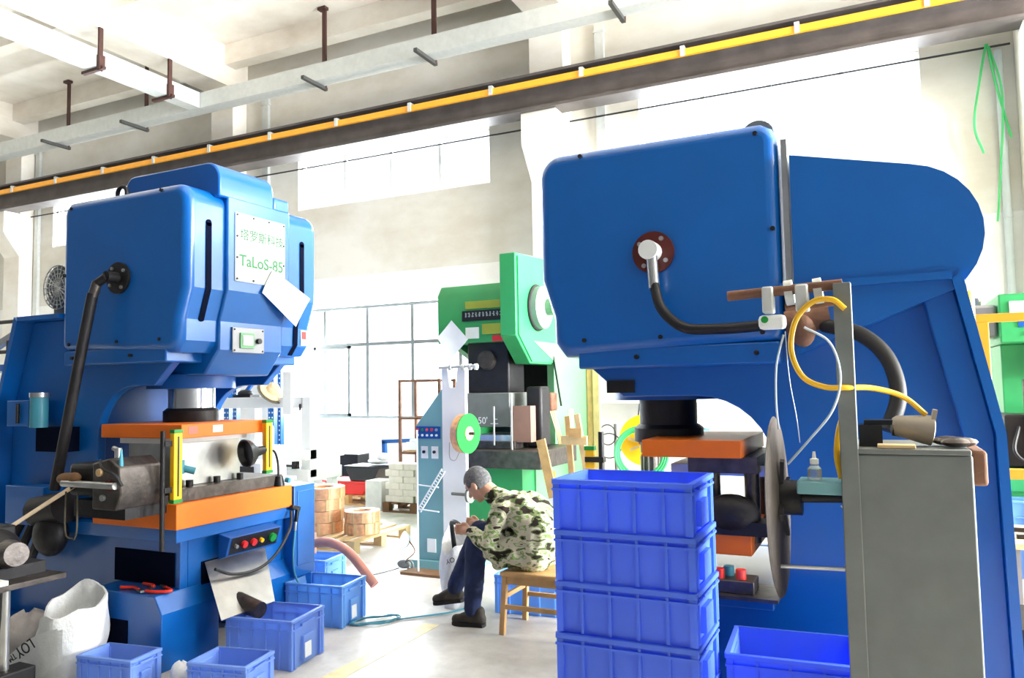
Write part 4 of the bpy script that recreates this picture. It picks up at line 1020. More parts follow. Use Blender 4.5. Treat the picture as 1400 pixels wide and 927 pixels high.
# torso and limbs under the clothes
for y in (4.72, 4.88):
    capsule(bd, (-2.13, y, 0.53), (-2.10, y, 0.68), 0.09, 0.09); capsule(bd, (-2.10, y, 0.68), (-2.25, y, 0.78), 0.09, 0.085)
capsule(bd, (-2.25, 4.80, 0.79), (-2.40, 4.79, 0.84), 0.07, 0.06)
AR = {-1: [(-2.31, 4.64, 0.80), (-2.375, 4.57, 0.575), (-2.565, 4.665, 0.63)], 1: [(-2.31, 4.96, 0.80), (-2.40, 5.0, 0.58), (-2.60, 4.87, 0.645)]}
LG = {-1: [(-2.14, 4.71, 0.50), (-2.53, 4.675, 0.535), (-2.565, 4.675, 0.09)], 1: [(-2.14, 4.89, 0.50), (-2.60, 4.87, 0.60), (-2.775, 4.81, 0.19)]}
for s in (-1, 1):
    a, e, w = AR[s]; capsule(bd, a, e, 0.05, 0.04); capsule(bd, e, w, 0.04, 0.027)
    h, k, n_ = LG[s]; capsule(bd, h, k, 0.085, 0.058); capsule(bd, k, n_, 0.055, 0.036)
    capsule(bd, (-2.25, 4.8, 0.79), a, 0.06, 0.05)
    # hand: palm and five curled fingers closing on the hose
    W = Vector(w); dirf = Vector((-0.93, 0.12 * -s, 0.10)).normalized(); side = Vector((0.05, 0.15, 1)).normalized(); pal = dirf.cross(side).normalized() * (1 if s < 0 else -1)
    palm = W + dirf * 0.05
    capsule(bd, W, palm, 0.026, 0.03)
    for i, ln in enumerate((0.030, 0.034, 0.032, 0.026)):
        o_ = palm + side * (0.030 - 0.019 * i) + dirf * 0.020
        j1 = o_ + dirf * ln + pal * -0.004; j2 = j1 + (dirf * 0.25 - pal * 0.9).normalized() * ln * 0.8; j3 = j2 + (-dirf * 0.7 - pal * 0.6).normalized() * ln * 0.6
        capsule(bd, o_, j1, 0.0095, 0.009, 8); capsule(bd, j1, j2, 0.009, 0.0085, 8); capsule(bd, j2, j3, 0.0085, 0.008, 8)
    t0 = W + dirf * 0.02 + side * 0.026; t1 = t0 + (side * 0.6 + dirf * 0.7).normalized() * 0.032; t2 = t1 + (dirf * 0.8 - pal * 0.4).normalized() * 0.026
    capsule(bd, t0, t1, 0.012, 0.0105, 8); capsule(bd, t1, t2, 0.0105, 0.009, 8)
organic(bd, 'body', 'skin', man, 0.0065, 3)
for s in (-1, 1):
    MB().ball(hp(0.088, 0.032 * s, 0.004), (0.006, 0.011, 0.006), 10, 6, HR).build('eye', 'black_plastic', man)
# hair: shell over the top, back and sides of the head
hb = MB()
n, m_ = 30, 18
vs = []; fs = []
rnd = random.Random(5)
for i in range(m_ + 1):
    th = PI * i / m_
    for j in range(n):
        ph = 2 * PI * j / n
        k = 1 + rnd.uniform(-0.012, 0.012)
        vs.append((0.103 * k * math.sin(th) * math.cos(ph) - 0.002, 0.084 * k * math.sin(th) * math.sin(ph), 0.107 * k * math.cos(th) + 0.015))
for i in range(m_):
    for j in range(n):
        q = (i * n + j, i * n + (j + 1) % n, (i + 1) * n + (j + 1) % n, (i + 1) * n + j)
        c = sum((Vector(vs[t]) for t in q), Vector()) / 4
        hair_line = 0.048 if c.x > 0.045 else (-0.005 if c.x > -0.01 else -0.055)
        if c.z > hair_line: fs.append(q)
hb.add([tuple(HC + HR @ Vector(v)) for v in vs], fs)
ho = hb.build('hair', 'hair_grey', man)
sd = ho.modifiers.new('solid', 'SOLIDIFY'); sd.thickness = 0.006
jk = MB()
for y in (4.715, 4.885):
    capsule(jk, (-2.12, y, 0.515), (-2.085, y, 0.66), 0.138, 0.136); capsule(jk, (-2.085, y, 0.66), (-2.21, y, 0.775), 0.132, 0.118)
    capsule(jk, (-2.21, y, 0.775), (-2.33, y * 0.6 + 4.8 * 0.4, 0.81), 0.118, 0.085)
capsule(jk, (-2.25, 4.8, 0.72), (-2.27, 4.8, 0.58), 0.12, 0.10)
capsule(jk, (-2.34, 4.79, 0.815), (-2.445, 4.79, 0.865), 0.085, 0.070)      # collar
for s in (-1, 1):
    a, e, w = [Vector(p) for p in AR[s]]
    capsule(jk, a, e, 0.078, 0.062); capsule(jk, e, e + (w - e) * 0.9, 0.062, 0.045)
    capsule(jk, Vector((-2.24, 4.8 + 0.05 * s, 0.79)), a, 0.10, 0.08)
capsule(jk, (-2.17, 4.62, 0.50), (-2.34, 4.625, 0.44), 0.05, 0.04)          # hem hanging over the seat edge
capsule(jk, (-2.22, 4.66, 0.53), (-2.38, 4.64, 0.52), 0.11, 0.075)
capsule(jk, (-2.22, 4.92, 0.53), (-2.38, 4.92, 0.54), 0.11, 0.075)
o = organic(jk, 'jacket', 'camouflage', man, 0.011, 3)
tx = bpy.data.textures.new('folds', 'CLOUDS'); tx.noise_scale = 0.07
dp = o.modifiers.new('folds', 'DISPLACE'); dp.texture = tx; dp.strength = 0.022; dp.mid_level = 0.5
tr = MB()
for s in (-1, 1):
    h, k, n_ = [Vector(p) for p in LG[s]]
    capsule(tr, h + Vector((-0.04, 0, 0.02)), k, 0.092, 0.078); capsule(tr, k, n_ + Vector((0, 0, 0.02)), 0.078, 0.060)
capsule(tr, (-2.14, 4.72, 0.51), (-2.14, 4.88, 0.51), 0.10, 0.10)
o = organic(tr, 'trousers', 'denim', man, 0.011, 3)
dp = o.modifiers.new('folds', 'DISPLACE'); dp.texture = tx; dp.strength = 0.014; dp.mid_level = 0.5
def shoe(heel, toe, up):
    heel = Vector(heel); toe = Vector(toe); up = Vector(up)
    b = MB()
    capsule(b, heel + up * 0.048, toe + up * 0.038, 0.040, 0.034)
    capsule(b, heel + up * 0.05 + (toe - heel) * 0.1, heel + up * 0.095 + (toe - heel) * 0.06, 0.042, 0.042)
    capsule(b, heel + up * 0.075 + (toe - heel) * 0.25, heel + up * 0.05 + (toe - heel) * 0.7, 0.04, 0.036)
    o = organic(b, 'shoe', 'shoe', man, 0.008, 4)
    d = (toe - heel).normalized(); sd_ = up.cross(d).normalized(); pts = []
    L_ = (toe - heel).length
    for t, w in ((-0.18, 0.02), (-0.12, 0.036), (0.3, 0.036), (0.75, 0.046), (1.0, 0.038), (1.16, 0.015)):
        pts.append((t * L_, w))
    ring = [heel + d * t + sd_ * w for t, w in pts] + [heel + d * t - sd_ * w for t, w in reversed(pts)]
    k = len(ring)
    b2 = MB().add([tuple(p) for p in ring] + [tuple(p + up * 0.022) for p in ring], [tuple(range(k))[::-1], tuple(range(k, 2 * k))] + [(i, (i + 1) % k, k + (i + 1) % k, k + i) for i in range(k)])
    b2.build('sole', 'sole', o)
shoe((-2.505, 4.68, 0.001), (-2.68, 4.655, 0.001), (0, 0, 1))
d_ = Vector((-0.95, -0.12, -0.16)).normalized(); u_ = Vector((-0.16, 0, 0.95)).normalized()
shoe((-2.74, 4.815, 0.105), Vector((-2.74, 4.815, 0.105)) + d_ * 0.175, u_)

stl = thing('wooden_stool', 'wooden stool under the seated person', 'stool', (-2.08, 4.76, 0), world_coords=True)
MB().box(-2.305, -1.86, 4.57, 4.96, 0.375, 0.405).build('seat', 'wood', stl, bevel=0.012, seg=3)
for (x, y) in ((-2.275, 4.60), (-2.275, 4.93), (-1.89, 4.60), (-1.89, 4.93)):
    ex = -0.02 if x < -2 else 0.02; ey = -0.015 if y < 4.7 else 0.015
    MB().bar((x, y, 0.375), (x + ex, y + ey, 0.0), 0.036, 0.036, (0, 1, 0)).build('leg', 'wood', stl, bevel=0.004)
MB().box(-2.26, -1.905, 4.59, 4.61, 0.325, 0.375).build('apron', 'wood', stl); MB().box(-2.26, -1.905, 4.92, 4.94, 0.325, 0.375).build('apron', 'wood', stl)
MB().box(-2.285, -2.265, 4.615, 4.915, 0.325, 0.375).build('apron', 'wood', stl); MB().box(-1.9, -1.88, 4.615, 4.915, 0.325, 0.375).build('apron', 'wood', stl)
MB().bar((-2.285, 4.59, 0.18), (-1.88, 4.59, 0.18), 0.02, 0.028).build('stretcher', 'wood', stl); MB().bar((-2.285, 4.94, 0.18), (-1.88, 4.94, 0.18), 0.02, 0.028).build('stretcher', 'wood', stl)
MB().bar((-2.287, 4.60, 0.24), (-2.287, 4.93, 0.24), 0.02, 0.028).build('stretcher', 'wood', stl); MB().bar((-1.88, 4.60, 0.24), (-1.88, 4.93, 0.24), 0.02, 0.028).build('stretcher', 'wood', stl)
ws = sack('white_sack', 'tall open white sack with small print standing before the person', -2.90, 5.05, 0.105, 0.10, 0.50, 'sack_white', 21)
text('OY', 'print', 'black_plastic', ws, (-2.88, 4.925, 0.36), (-0.9, -0.25, -0.3), (0.3, 0.0, -0.95), 0.05)
single(MB().tube([(-2.66, 4.70, 0.655), (-2.72, 4.74, 0.67), (-2.80, 4.82, 0.655), (-2.87, 4.94, 0.58), (-2.90, 5.02, 0.45), (-2.90, 5.04, 0.28)], 0.017, 10), 'hose', 'black_rubber',
       'short black hose held in hand and leading into the white sack', 'hose', (-2.9, 5.0, 0.3))
# cables and hoses on the floor
cc = MB()
pts = []
for i in range(34):
    a = -2.4 + i * 0.40; r = 0.155 + 0.012 * math.sin(i * 1.3)
    pts.append((-3.235 + 0.62 * r * math.cos(a) + 0.5 * r * math.sin(a), 4.50 + 0.9 * r * math.sin(a), 0.008 + 0.004 * (i % 3)))
pts += [(-3.0, 4.70, 0.008), (-2.86, 4.86, 0.008), (-2.80, 5.0, 0.008)]
cc.tube(pts, 0.006, 6, k=3)
single(cc, 'cable', 'teal_cable', 'teal cable coiled loosely on the floor left of the seated person', 'cable', (-3.2, 4.5, 0))
single(MB().tube([(-4.1, 5.45, 0.008), (-4.0, 5.75, 0.008), (-3.95, 5.85, 0.02)], 0.006, 6).tube([(-4.45, 5.35, 0.007), (-4.3, 5.4, 0.007), (-4.1, 5.45, 0.008)], 0.006, 6), 'cable', 'cable_black',
       'thin black cable on the floor leading to the small round lamp', 'cable', (-4.1, 5.5, 0))
single(MB().tube([(-4.30, 5.0, 0.33), (-4.12, 4.96, 0.40), (-3.93, 4.93, 0.405), (-3.76, 4.91, 0.34), (-3.62, 4.90, 0.22), (-3.53, 4.90, 0.13)], 0.036, 12), 'hose', 'pink_hose',
       'thick pinkish suction hose arching over the pale crate', 'hose', (-3.9, 4.9, 0.2))
single(MB().box(-4.47, -4.27, 5.06, 5.12, 0.27, 0.44), 'cardboard', 'brown_card', 'brown card behind the pink hose', 'cardboard', (-4.32, 4.96, 0.27))

# ================================================================== GREEN PRESS IN THE MIDDLE
gp = thing('power_press', 'green press in the background behind the teal feeder', 'press', (-3.7, 7.8, 0), world_coords=True)
MB().prism([(7.2, 2.10), (7.2, 2.62), (7.28, 2.73), (8.4, 2.73), (8.4, 2.10)], 'x', -4.33, -3.46).build('head', 'green_paint', gp, bevel=0.01)
MB().prism([(7.02, 2.14), (7.02, 2.99), (8.3, 3.06), (8.3, 1.86), (7.36, 1.86)], 'x', -3.48, -3.30).build('gear_guard', 'green_paint', gp, bevel=0.01)
MB().prism([(7.06, 2.15), (7.06, 2.96), (8.28, 3.02), (8.28, 1.88), (7.38, 1.88)], 'x', -3.30, -3.285).build('guard_cover', 'green_paint', gp)
fw = MB().lathe([(0.06, 0.0), (0.23, 0.0), (0.23, 0.09), (0.16, 0.13), (0.06, 0.13)], (-3.285, 7.52, 2.46), (1, 0, 0), 32).build('flywheel_flange', 'grey_panel', gp)
MB().torus((-3.275, 7.52, 2.46), (1, 0, 0), 0.235, 0.018, 32, 8).build('rubber_ring', 'black_rubber', fw)
MB().cyl((-3.16, 7.52, 2.46), (-3.08, 7.52, 2.46), 0.09, n=20).build('hub', 'green_pale', fw)
MB().lathe([(0.14, 0), (0.14, 0.05)], (-4.38, 7.5, 2.42), (1, 0, 0), 24).build('side_knob', 'black_metal', gp)
MB().prism([(7.4, 0.0), (7.4, 0.75), (7.95, 0.9), (7.95, 1.9), (7.4, 2.1), (9.0, 2.1), (9.2, 0.0)], 'x', -3.36, -3.28).build('side_frame', 'green_pale', gp)
MB().prism([(7.4, 0.0), (7.4, 0.75), (7.95, 0.9), (7.95, 1.9), (7.4, 2.1), (9.0, 2.1), (9.2, 0.0)], 'x', -4.30, -4.22).build('side_frame', 'green_paint', gp)
MB().box(-4.22, -3.36, 8.3, 8.36, 0.0, 2.1).build('back_plate', 'black_metal', gp)
MB().box(-4.05, -3.55, 7.35, 7.75, 1.55, 2.12).build('slide', 'black_metal', gp, bevel=0.02)
MB().cyl((-3.80, 7.5, 1.88), (-3.80, 7.3, 1.92), 0.12, 0.10, n=18).build('slide_boss', 'greasy_steel', gp)
MB().box(-4.08, -3.50, 7.25, 7.70, 1.20, 1.56).build('die_holder', 'grey_paint', gp, bevel=0.01)
text("50' 上", 'chalk_mark', 'white_metal', gp, (-3.755, 7.248, 1.265), (1, 0, 0), (0, 0, 1), 0.10)
MB().box(-4.0, -3.40, 7.15, 7.8, 0.98, 1.06).build('lower_die', 'greasy_steel', gp, bevel=0.006)
MB().box(-3.9, -3.45, 7.2, 7.7, 1.06, 1.12).build('die_plate', 'steel', gp)
for x in (-3.88, -3.48): MB().cyl((x, 7.28, 1.06), (x, 7.28, 1.30), 0.02, n=10).build('die_pillar', 'steel', gp)
MB().cyl((-3.42, 7.12, 0.98), (-3.42, 7.12, 1.55), 0.012, n=8).build('guide_rod', 'steel', gp)
MB().cyl((-3.62, 7.12, 1.02), (-3.62, 7.12, 1.42), 0.01, n=8).build('guide_rod', 'steel', gp)
MB().box(-4.25, -3.03, 6.95, 7.95, 0.80, 0.98).build('bolster', 'greasy_steel', gp, bevel=0.008)
MB().box(-4.15, -3.30, 7.1, 7.9, 0.0, 0.80).build('pedestal', 'green_paint', gp)
MB().box(-3.36, -3.18, 7.35, 7.6, 0.98, 1.62).build('guard_post', 'black_metal', gp, bevel=0.03)
MB().box(-3.44, -3.24, 7.20, 7.33, 1.05, 1.42).build('card_panel', 'brown_card', gp)
for (z0, z1, m_, x0, x1) in ((2.46, 2.54, 'plate_olive', -3.98, -3.55), (2.33, 2.44, 'black_metal', -4.02, -3.52), (2.18, 2.29, 'plate_olive', -3.78, -3.56), (2.10, 2.165, 'red_plastic', -3.66, -3.52), (2.14, 2.26, 'plate_white', -3.98, -3.82)):
    MB().box(x0, x1, 7.19, 7.2, z0, z1).build('name_plate', m_, gp)
pm = MB(); rq = random.Random(11)
for i in range(11):
    x0 = -3.99 + i * 0.042
    for q in range(3): pm.box(x0 + rq.uniform(0, 0.02), x0 + rq.uniform(0.022, 0.034), 7.187, 7.19, 2.375 + 0.016 * q, 2.382 + 0.016 * q)
    pm.box(x0 + 0.012, x0 + 0.018, 7.187, 7.19, 2.37, 2.42)
pm.build('print', 'grey_print', gp)['kind'] = 'stuff'
MB().box(-3.285, -3.22, 7.72, 7.9, 1.35, 1.55).build('valve_box', 'rust', gp, bevel=0.02)
for i in range(3): MB().tube([(-3.25, 7.74 + 0.05 * i, 1.36), (-3.2, 7.8 + 0.05 * i, 1.1), (-3.22, 7.95 + 0.03 * i, 0.9)], 0.008, 6).build('valve_wire', 'brass_strip', gp)
MB().cyl((-3.285, 7.95, 1.95), (-3.18, 7.9, 1.4), 0.012, n=8).build('lever', 'black_metal', gp)
MB().box(-3.28, -3.27, 8.35, 8.5, 0.95, 1.35).build('note', 'straw', gp)
MB().cyl((-2.95, 7.05, 0.55), (-2.95, 7.05, 0.78), 0.03, n=12).build('yellow_cylinder', 'yellow_paint', gp)

# ================================================================== PALLETS, COILS AND BRICKS
def pallet(label, x, y, w, d, rz=0, m='wood_pale', h=0.13):
    p = thing('wooden_pallet', label, 'pallet', (x, y, 0), rz)
    for i in range(3):
        MB().box(-w / 2, w / 2, -d / 2 + i * (d - 0.09) / 2, -d / 2 + i * (d - 0.09) / 2 + 0.09, 0.0, 0.018).build('bottom_board', m, p)
        for j in range(3):
            MB().box(-w / 2 + j * (w - 0.10) / 2, -w / 2 + j * (w - 0.10) / 2 + 0.10, -d / 2 + i * (d - 0.09) / 2, -d / 2 + i * (d - 0.09) / 2 + 0.09, 0.018, h - 0.022).build('block', m, p)
    n = 7
    for i in range(n):
        xx = -w / 2 + i * (w - 0.09) / (n - 1)
        MB().box(xx, xx + 0.09, -d / 2, d / 2, h - 0.022, h).build('deck_board', m, p)
    return p
pallet('wooden pallet carrying the copper-coloured coils', -5.32, 6.72, 1.2, 1.0, 0)
def coil(label, x, y, z, r, h, group):
    c = thing('metal_coil', label, 'coil', (x, y, z), random.uniform(0, 60), group)
    MB().lathe([(r * 0.55, 0.002), (r, 0.002), (r, h), (r * 0.55, h), (r * 0.55, 0.002)], n=36).build('winding', 'copper_coil', c)
    for k in range(10):
        a = 2 * PI * k / 10
        ca, sa = math.cos(a), math.sin(a)
        MB().bar(((r + 0.003) * ca, (r + 0.003) * sa, 0.002), ((r + 0.003) * ca, (r + 0.003) * sa, h + 0.003), 0.03, 0.004, (ca, sa, 0)).build('wrapping', 'wood_pale' if k % 2 else 'brass_strip', c)
    return c
for i, lab in enumerate(('bottom copper coil of the taller stack on the pallet', 'second copper coil from the pallet in the taller stack', 'third copper coil from the pallet in the taller stack', 'topmost copper coil of the taller stack, set slightly askew')):
    coil(lab, -5.42 + (0.03 if i == 3 else 0), 6.55, 0.132 + i * 0.118, 0.25 if i < 3 else 0.235, 0.115, 'copper coils on the pallet')
for i, lab in enumerate(('lower copper coil of the shorter stack on the pallet', 'upper copper coil of the shorter stack on the pallet')):
    coil(lab, -4.93, 6.63, 0.132 + i * 0.118, 0.18, 0.115, 'copper coils on the pallet')
pallet('dark wooden pallet under the white bricks by the teal cabinet', -5.55, 8.95, 0.95, 0.8, 0, 'wood_dark')
pallet('low wooden pallet under the red tray near the back wall', -6.9, 9.35, 1.1, 0.9, 0, 'wood')
rnd = random.Random(2)
for r in range(6):
    nb = 4 if r < 5 else 2
    for i in range(nb):
        x = -5.98 + i * 0.235 + (0.06 if r % 2 else 0)
        b = MB().box(-0.11, 0.11, -0.10, 0.10, 0.0, 0.083)
        o = b.build('white_brick', 'brick_white', None, bevel=0.006)
        o.location = (x + rnd.uniform(-0.006, 0.006) + 0.08, 8.68 + rnd.uniform(-0.012, 0.012), 0.131 + r * 0.0845)
        tag(o, 'whitish brick in the stack on the dark pallet by the teal cabinet', 'brick', 'white bricks stacked on the dark pallet')
single(MB().box(-6.33, -6.06, 8.58, 8.88, 0.0, 0.40), 'concrete_block', 'block_grey', 'pale grey block beside the stack of white bricks', 'block', (-6.23, 8.8, 0), bevel=0.01)
rt = thing('plastic_tray', 'red plastic tray on the low pallet near the back wall', 'tray', (-6.95, 9.2, 0.13), world_coords=True)
MB().prism([(-7.35, 0.30), (-7.28, 0.131), (-6.68, 0.131), (-6.6, 0.30)], 'y', 9.0, 9.45).build('body', 'red_plastic', rt, bevel=0.01); MB().box(-7.38, -6.57, 8.97, 9.48, 0.30, 0.325).build('rim', 'red_plastic', rt)
bk = thing('plastic_tray', 'dark tray heaped with parts on top of the red tray', 'tray', (-6.65, 9.2, 0.33), world_coords=True)
MB().prism([(-6.98, 0.52), (-6.9, 0.326), (-6.5, 0.326), (-6.4, 0.52)], 'y', 9.0, 9.4).build('body', 'black_plastic', bk, bevel=0.01); MB().box(-7.0, -6.38, 8.98, 9.42, 0.52, 0.54).build('rim', 'black_plastic', bk)
single(MB().ball((-6.55, 9.2, 0.60), (0.16, 0.14, 0.05), 14, 8).ball((-6.45, 9.18, 0.66), (0.09, 0.1, 0.06), 12, 8), 'cloth', 'sack_white', 'white cloth heaped on the dark tray near the back wall', 'cloth', (-6.5, 9.2, 0.54))
single(MB().box(-7.75, -7.40, 9.85, 10.15, 0.0, 0.62), 'black_bin', 'black_plastic', 'plain black bin standing at the back wall under the window', 'bin', (-7.57, 10.0, 0), bevel=0.01)
# blue square-tube frame and the rusty rack
bf = thing('tube_frame', 'blue square-tube frame leaning near the back wall', 'frame', (-6.5, 9.75, 0), world_coords=True)
for (a, b) in (((-6.95, 9.95, 0.0), (-6.97, 9.95, 0.82)), ((-6.10, 9.95, 0.0), (-6.10, 9.95, 0.86))): MB().bar(a, b, 0.06, 0.06, (0, 1, 0)).build('post', 'blue_paint', bf)
MB().bar((-7.0, 9.95, 0.82), (-6.07, 9.95, 0.86), 0.06, 0.06).build('top_rail', 'blue_paint', bf)
rr = thing('rusty_rack', 'rusty angle-iron rack in front of the low window', 'rack', (-5.85, 9.2, 0), world_coords=True)
for (x, y) in ((-6.32, 9.42), (-5.65, 9.42), (-6.32, 9.85), (-5.65, 9.85)): MB().box(x - 0.018, x + 0.018, y - 0.018, y + 0.018, 0.0, 1.76).build('post', 'rust', rr)
for z in (0.70, 1.20, 1.74):
    for y in (9.42, 9.85): MB().box(-6.30, -5.67, y - 0.012, y + 0.012, z - 0.016, z + 0.016).build('rail', 'rust', rr)
MB().box(-6.29, -5.68, 9.44, 9.83, 0.717, 0.737).build('shelf_board', 'wood', rr)
single(MB().box(-6.25, -5.75, 9.46, 9.8, 0.738, 0.85), 'carton', 'paper', 'larger white carton lying on the shelf of the rusty rack', 'carton', (-6.0, 9.6, 0.738), bevel=0.004)
single(MB().box(-6.2, -5.85, 9.48, 9.78, 0.851, 0.89), 'carton', 'paper', 'flat white carton on top of the larger one on the rusty rack', 'carton', (-6.0, 9.6, 0.851), bevel=0.004)

# ================================================================== BACKGROUND BEHIND THE LEFT PRESS
wf = thing('welded_machine', 'white steel machine frame behind the left press bed', 'machine', (-7.1, 7.6, 0), world_coords=True)
MB().box(-7.95, -6.42, 7.44, 7.56, 1.41, 1.545).build('top_beam', 'white_metal', wf, bevel=0.005)
MB().box(-6.44, -6.30, 7.44, 7.56, 0.56, 1.545).build('right_post', 'white_metal', wf, bevel=0.005)
MB().box(-7.28, -7.19, 7.44, 7.56, 0.60, 1.41).build('middle_post', 'white_metal', wf, bevel=0.005)
MB().box(-7.95, -7.85, 7.44, 7.56, 0.56, 1.41).build('left_post', 'white_metal', wf, bevel=0.005)
MB().box(-7.95, -6.30, 7.35, 8.1, 0.78, 0.90).build('table', 'white_metal', wf, bevel=0.005)
MB().box(-7.95, -6.30, 7.40, 8.05, 0.52, 0.66).build('lower_beam', 'white_metal', wf, bevel=0.005)
MB().box(-7.0, -6.45, 7.38, 7.40, 0.69, 0.72).build('slide_rail', 'greasy_steel', wf)
MB().box(-6.52, -6.47, 7.36, 7.44, 0.67, 0.76).build('rail_end', 'black_metal', wf)
MB().box(-6.70, -6.57, 7.40, 7.47, 1.33, 1.86).build('upright_plate', 'white_metal', wf, bevel=0.005)
MB().box(-6.46, -6.44, 7.42, 7.44, 1.38, 1.46).build('dark_slot_strip', 'black_metal', wf)
for x in (-7.9, -6.38):
    MB().box(x - 0.05, x + 0.05, 7.45, 7.55, 0.0, 0.52).build('leg', 'white_metal', wf); MB().box(x - 0.05, x + 0.05, 7.9, 8.0, 0.0, 0.52).build('leg', 'white_metal', wf)
ht = thing('straw_hat', 'pale straw sun hat hanging over the white machine frame', 'hat', (-6.87, 7.45, 1.55), world_coords=True)
MB().lathe([(0.16, 0.0), (0.155, 0.012), (0.085, 0.02), (0.075, 0.08), (0.05, 0.11), (0.005, 0.115)], (-6.90, 7.42, 1.62), (0.75, -0.1, 0.65), 28).build('crown_and_brim', 'straw', ht)
MB().lathe([(0.19, -0.004), (0.19, 0.0), (0.09, 0.0), (0.09, -0.004)], (-6.905, 7.42, 1.612), (0.75, -0.1, 0.65), 28).build('brim_lining', 'straw_dark', ht)
sh = thing('shelf_rack', 'blue perforated-post shelf rack behind the white machine frame', 'rack', (-8.6, 9.1, 0), world_coords=True)
for (x, y) in ((-9.15, 8.9), (-8.66, 9.5), (-8.25, 8.9), (-9.6, 9.5)):
    p_ = MB().box(x - 0.055, x + 0.055, y - 0.04, y + 0.04, 0.0, 2.1).build('post', 'blue_paint', sh)
    for k in range(18):
        for s in (-1, 1): MB().box(x + s * 0.028 - 0.011, x + s * 0.028 + 0.011, y - 0.043, y - 0.038, 0.62 + k * 0.075, 0.645 + k * 0.075).build('hole', 'white_metal', p_)
MB().bar((-9.15, 9.2, 1.55), (-8.66, 9.2, 2.05), 0.05, 0.05).build('brace', 'blue_paint', sh)
for z in (1.5, 0.6): MB().box(-9.6, -8.25, 8.9, 9.5, z, z + 0.04).build('shelf', 'grey_panel', sh)
single(MB().ball((-9.0, 9.1, 1.6), (0.14, 0.1, 0.06)).box(-9.2, -8.8, 9.0, 9.2, 1.541, 1.58), 'machine_part', 'black_metal', 'dark greasy part lying on the blue shelf rack', 'machine part', (-9.0, 9.1, 1.541))
wc = thing('white_cabinet', 'white metal cabinet with a warning sign beside the low window', 'cabinet', (-9.9, 10.3, 0), world_coords=True)
MB().box(-10.5, -9.15, 10.15, 10.75, 0.0, 2.6).build('body', 'white_metal', wc, bevel=0.006)
sgn = MB().box(-9.50, -9.22, 10.14, 10.15, 1.80, 2.02).build('warning_sign', 'plate_white', wc)
MB().prism([(-9.46, 1.83), (-9.28, 1.83), (-9.37, 1.99)], 'y', 10.132, 10.14).build('triangle', 'black_plastic', sgn); MB().prism([(-9.425, 1.85), (-9.315, 1.85), (-9.37, 1.95)], 'y', 10.129, 10.134).build('triangle_fill', 'yellow_paint', sgn)
MB().box(-9.55, -9.17, 10.135, 10.14, 2.02, 2.04).build('red_border', 'red_plastic', sgn)
wbt = thing('spray_bottle', 'white bottle with pink cap behind the far yellow light curtain', 'bottle', (-6.62, 7.1, 0.9), world_coords=True)
MB().lathe([(0.04, 0.001), (0.045, 0.01), (0.045, 0.28), (0.02, 0.33)], (-6.62, 7.1, 0.9), n=18).build('body', 'white_metal', wbt)
MB().lathe([(0.024, 0.33), (0.024, 0.36), (0.01, 0.37)], (-6.62, 7.1, 0.9), n=14).build('cap', 'pink_sticker', wbt)
pst = thing('white_pedestal', 'white square pedestal under the white bottle', 'pedestal', (-6.6, 7.1, 0), world_coords=True)
MB().box(-6.68, -6.52, 7.0, 7.2, 0.02, 0.88).build('column', 'white_metal', pst); MB().box(-6.70, -6.5, 6.98, 7.22, 0.88, 0.899).build('top', 'white_metal', pst); MB().box(-6.70, -6.5, 6.98, 7.22, 0.0, 0.02).build('base', 'white_metal', pst)
bp_ = thing('leaning_panel', 'blue-framed panel leaning against the white machine frame', 'panel', (-6.9, 7.15, 0), world_coords=True)
MB().bar((-7.2, 7.15, 0.80), (-6.98, 7.15, 0.80), 0.03, 0.03).build('top_rail', 'blue_paint', bp_); MB().bar((-6.98, 7.15, 0.80), (-6.72, 7.05, 0.0), 0.03, 0.03, (0, 1, 0)).build('side_rail', 'blue_paint', bp_); MB().bar((-7.2, 7.15, 0.80), (-7.2, 7.05, 0.0), 0.03, 0.03, (0, 1, 0)).build('side_rail', 'blue_paint', bp_)
MB().add([(-7.19, 7.16, 0.79), (-6.99, 7.16, 0.79), (-6.74, 7.06, 0.02), (-7.19, 7.06, 0.02), (-7.19, 7.17, 0.79), (-6.99, 7.17, 0.79), (-6.74, 7.07, 0.02), (-7.19, 7.07, 0.02)],
         [(0, 1, 2, 3), (7, 6, 5, 4), (0, 4, 5, 1), (1, 5, 6, 2), (2, 6, 7, 3), (3, 7, 4, 0)]).build('board', 'white_metal', bp_)
sb_ = thing('work_bench', 'white bench under the instrument box right of the left press bed', 'bench', (-6.2, 6.4, 0), world_coords=True)
MB().box(-6.85, -6.0, 6.35, 6.85, 0.62, 0.66).build('top', 'white_metal', sb_); gb = thing('gauge_box', 'white instrument box with a dark dial plate on the white bench', 'box', (-6.45, 6.6, 0.66), world_coords=True); MB().box(-6.8, -6.1, 6.4, 6.8, 0.661, 0.84).build('body', 'white_metal', gb, bevel=0.01); MB().box(-6.4, -6.2, 6.39, 6.40, 0.69, 0.80).build('dial_plate', 'black_metal', gb)
for (x, y) in ((-6.82, 6.38), (-6.04, 6.38), (-6.82, 6.8), (-6.04, 6.8)): MB().box(x - 0.025, x + 0.025, y - 0.025, y + 0.025, 0.0, 0.62).build('leg', 'white_metal', sb_)
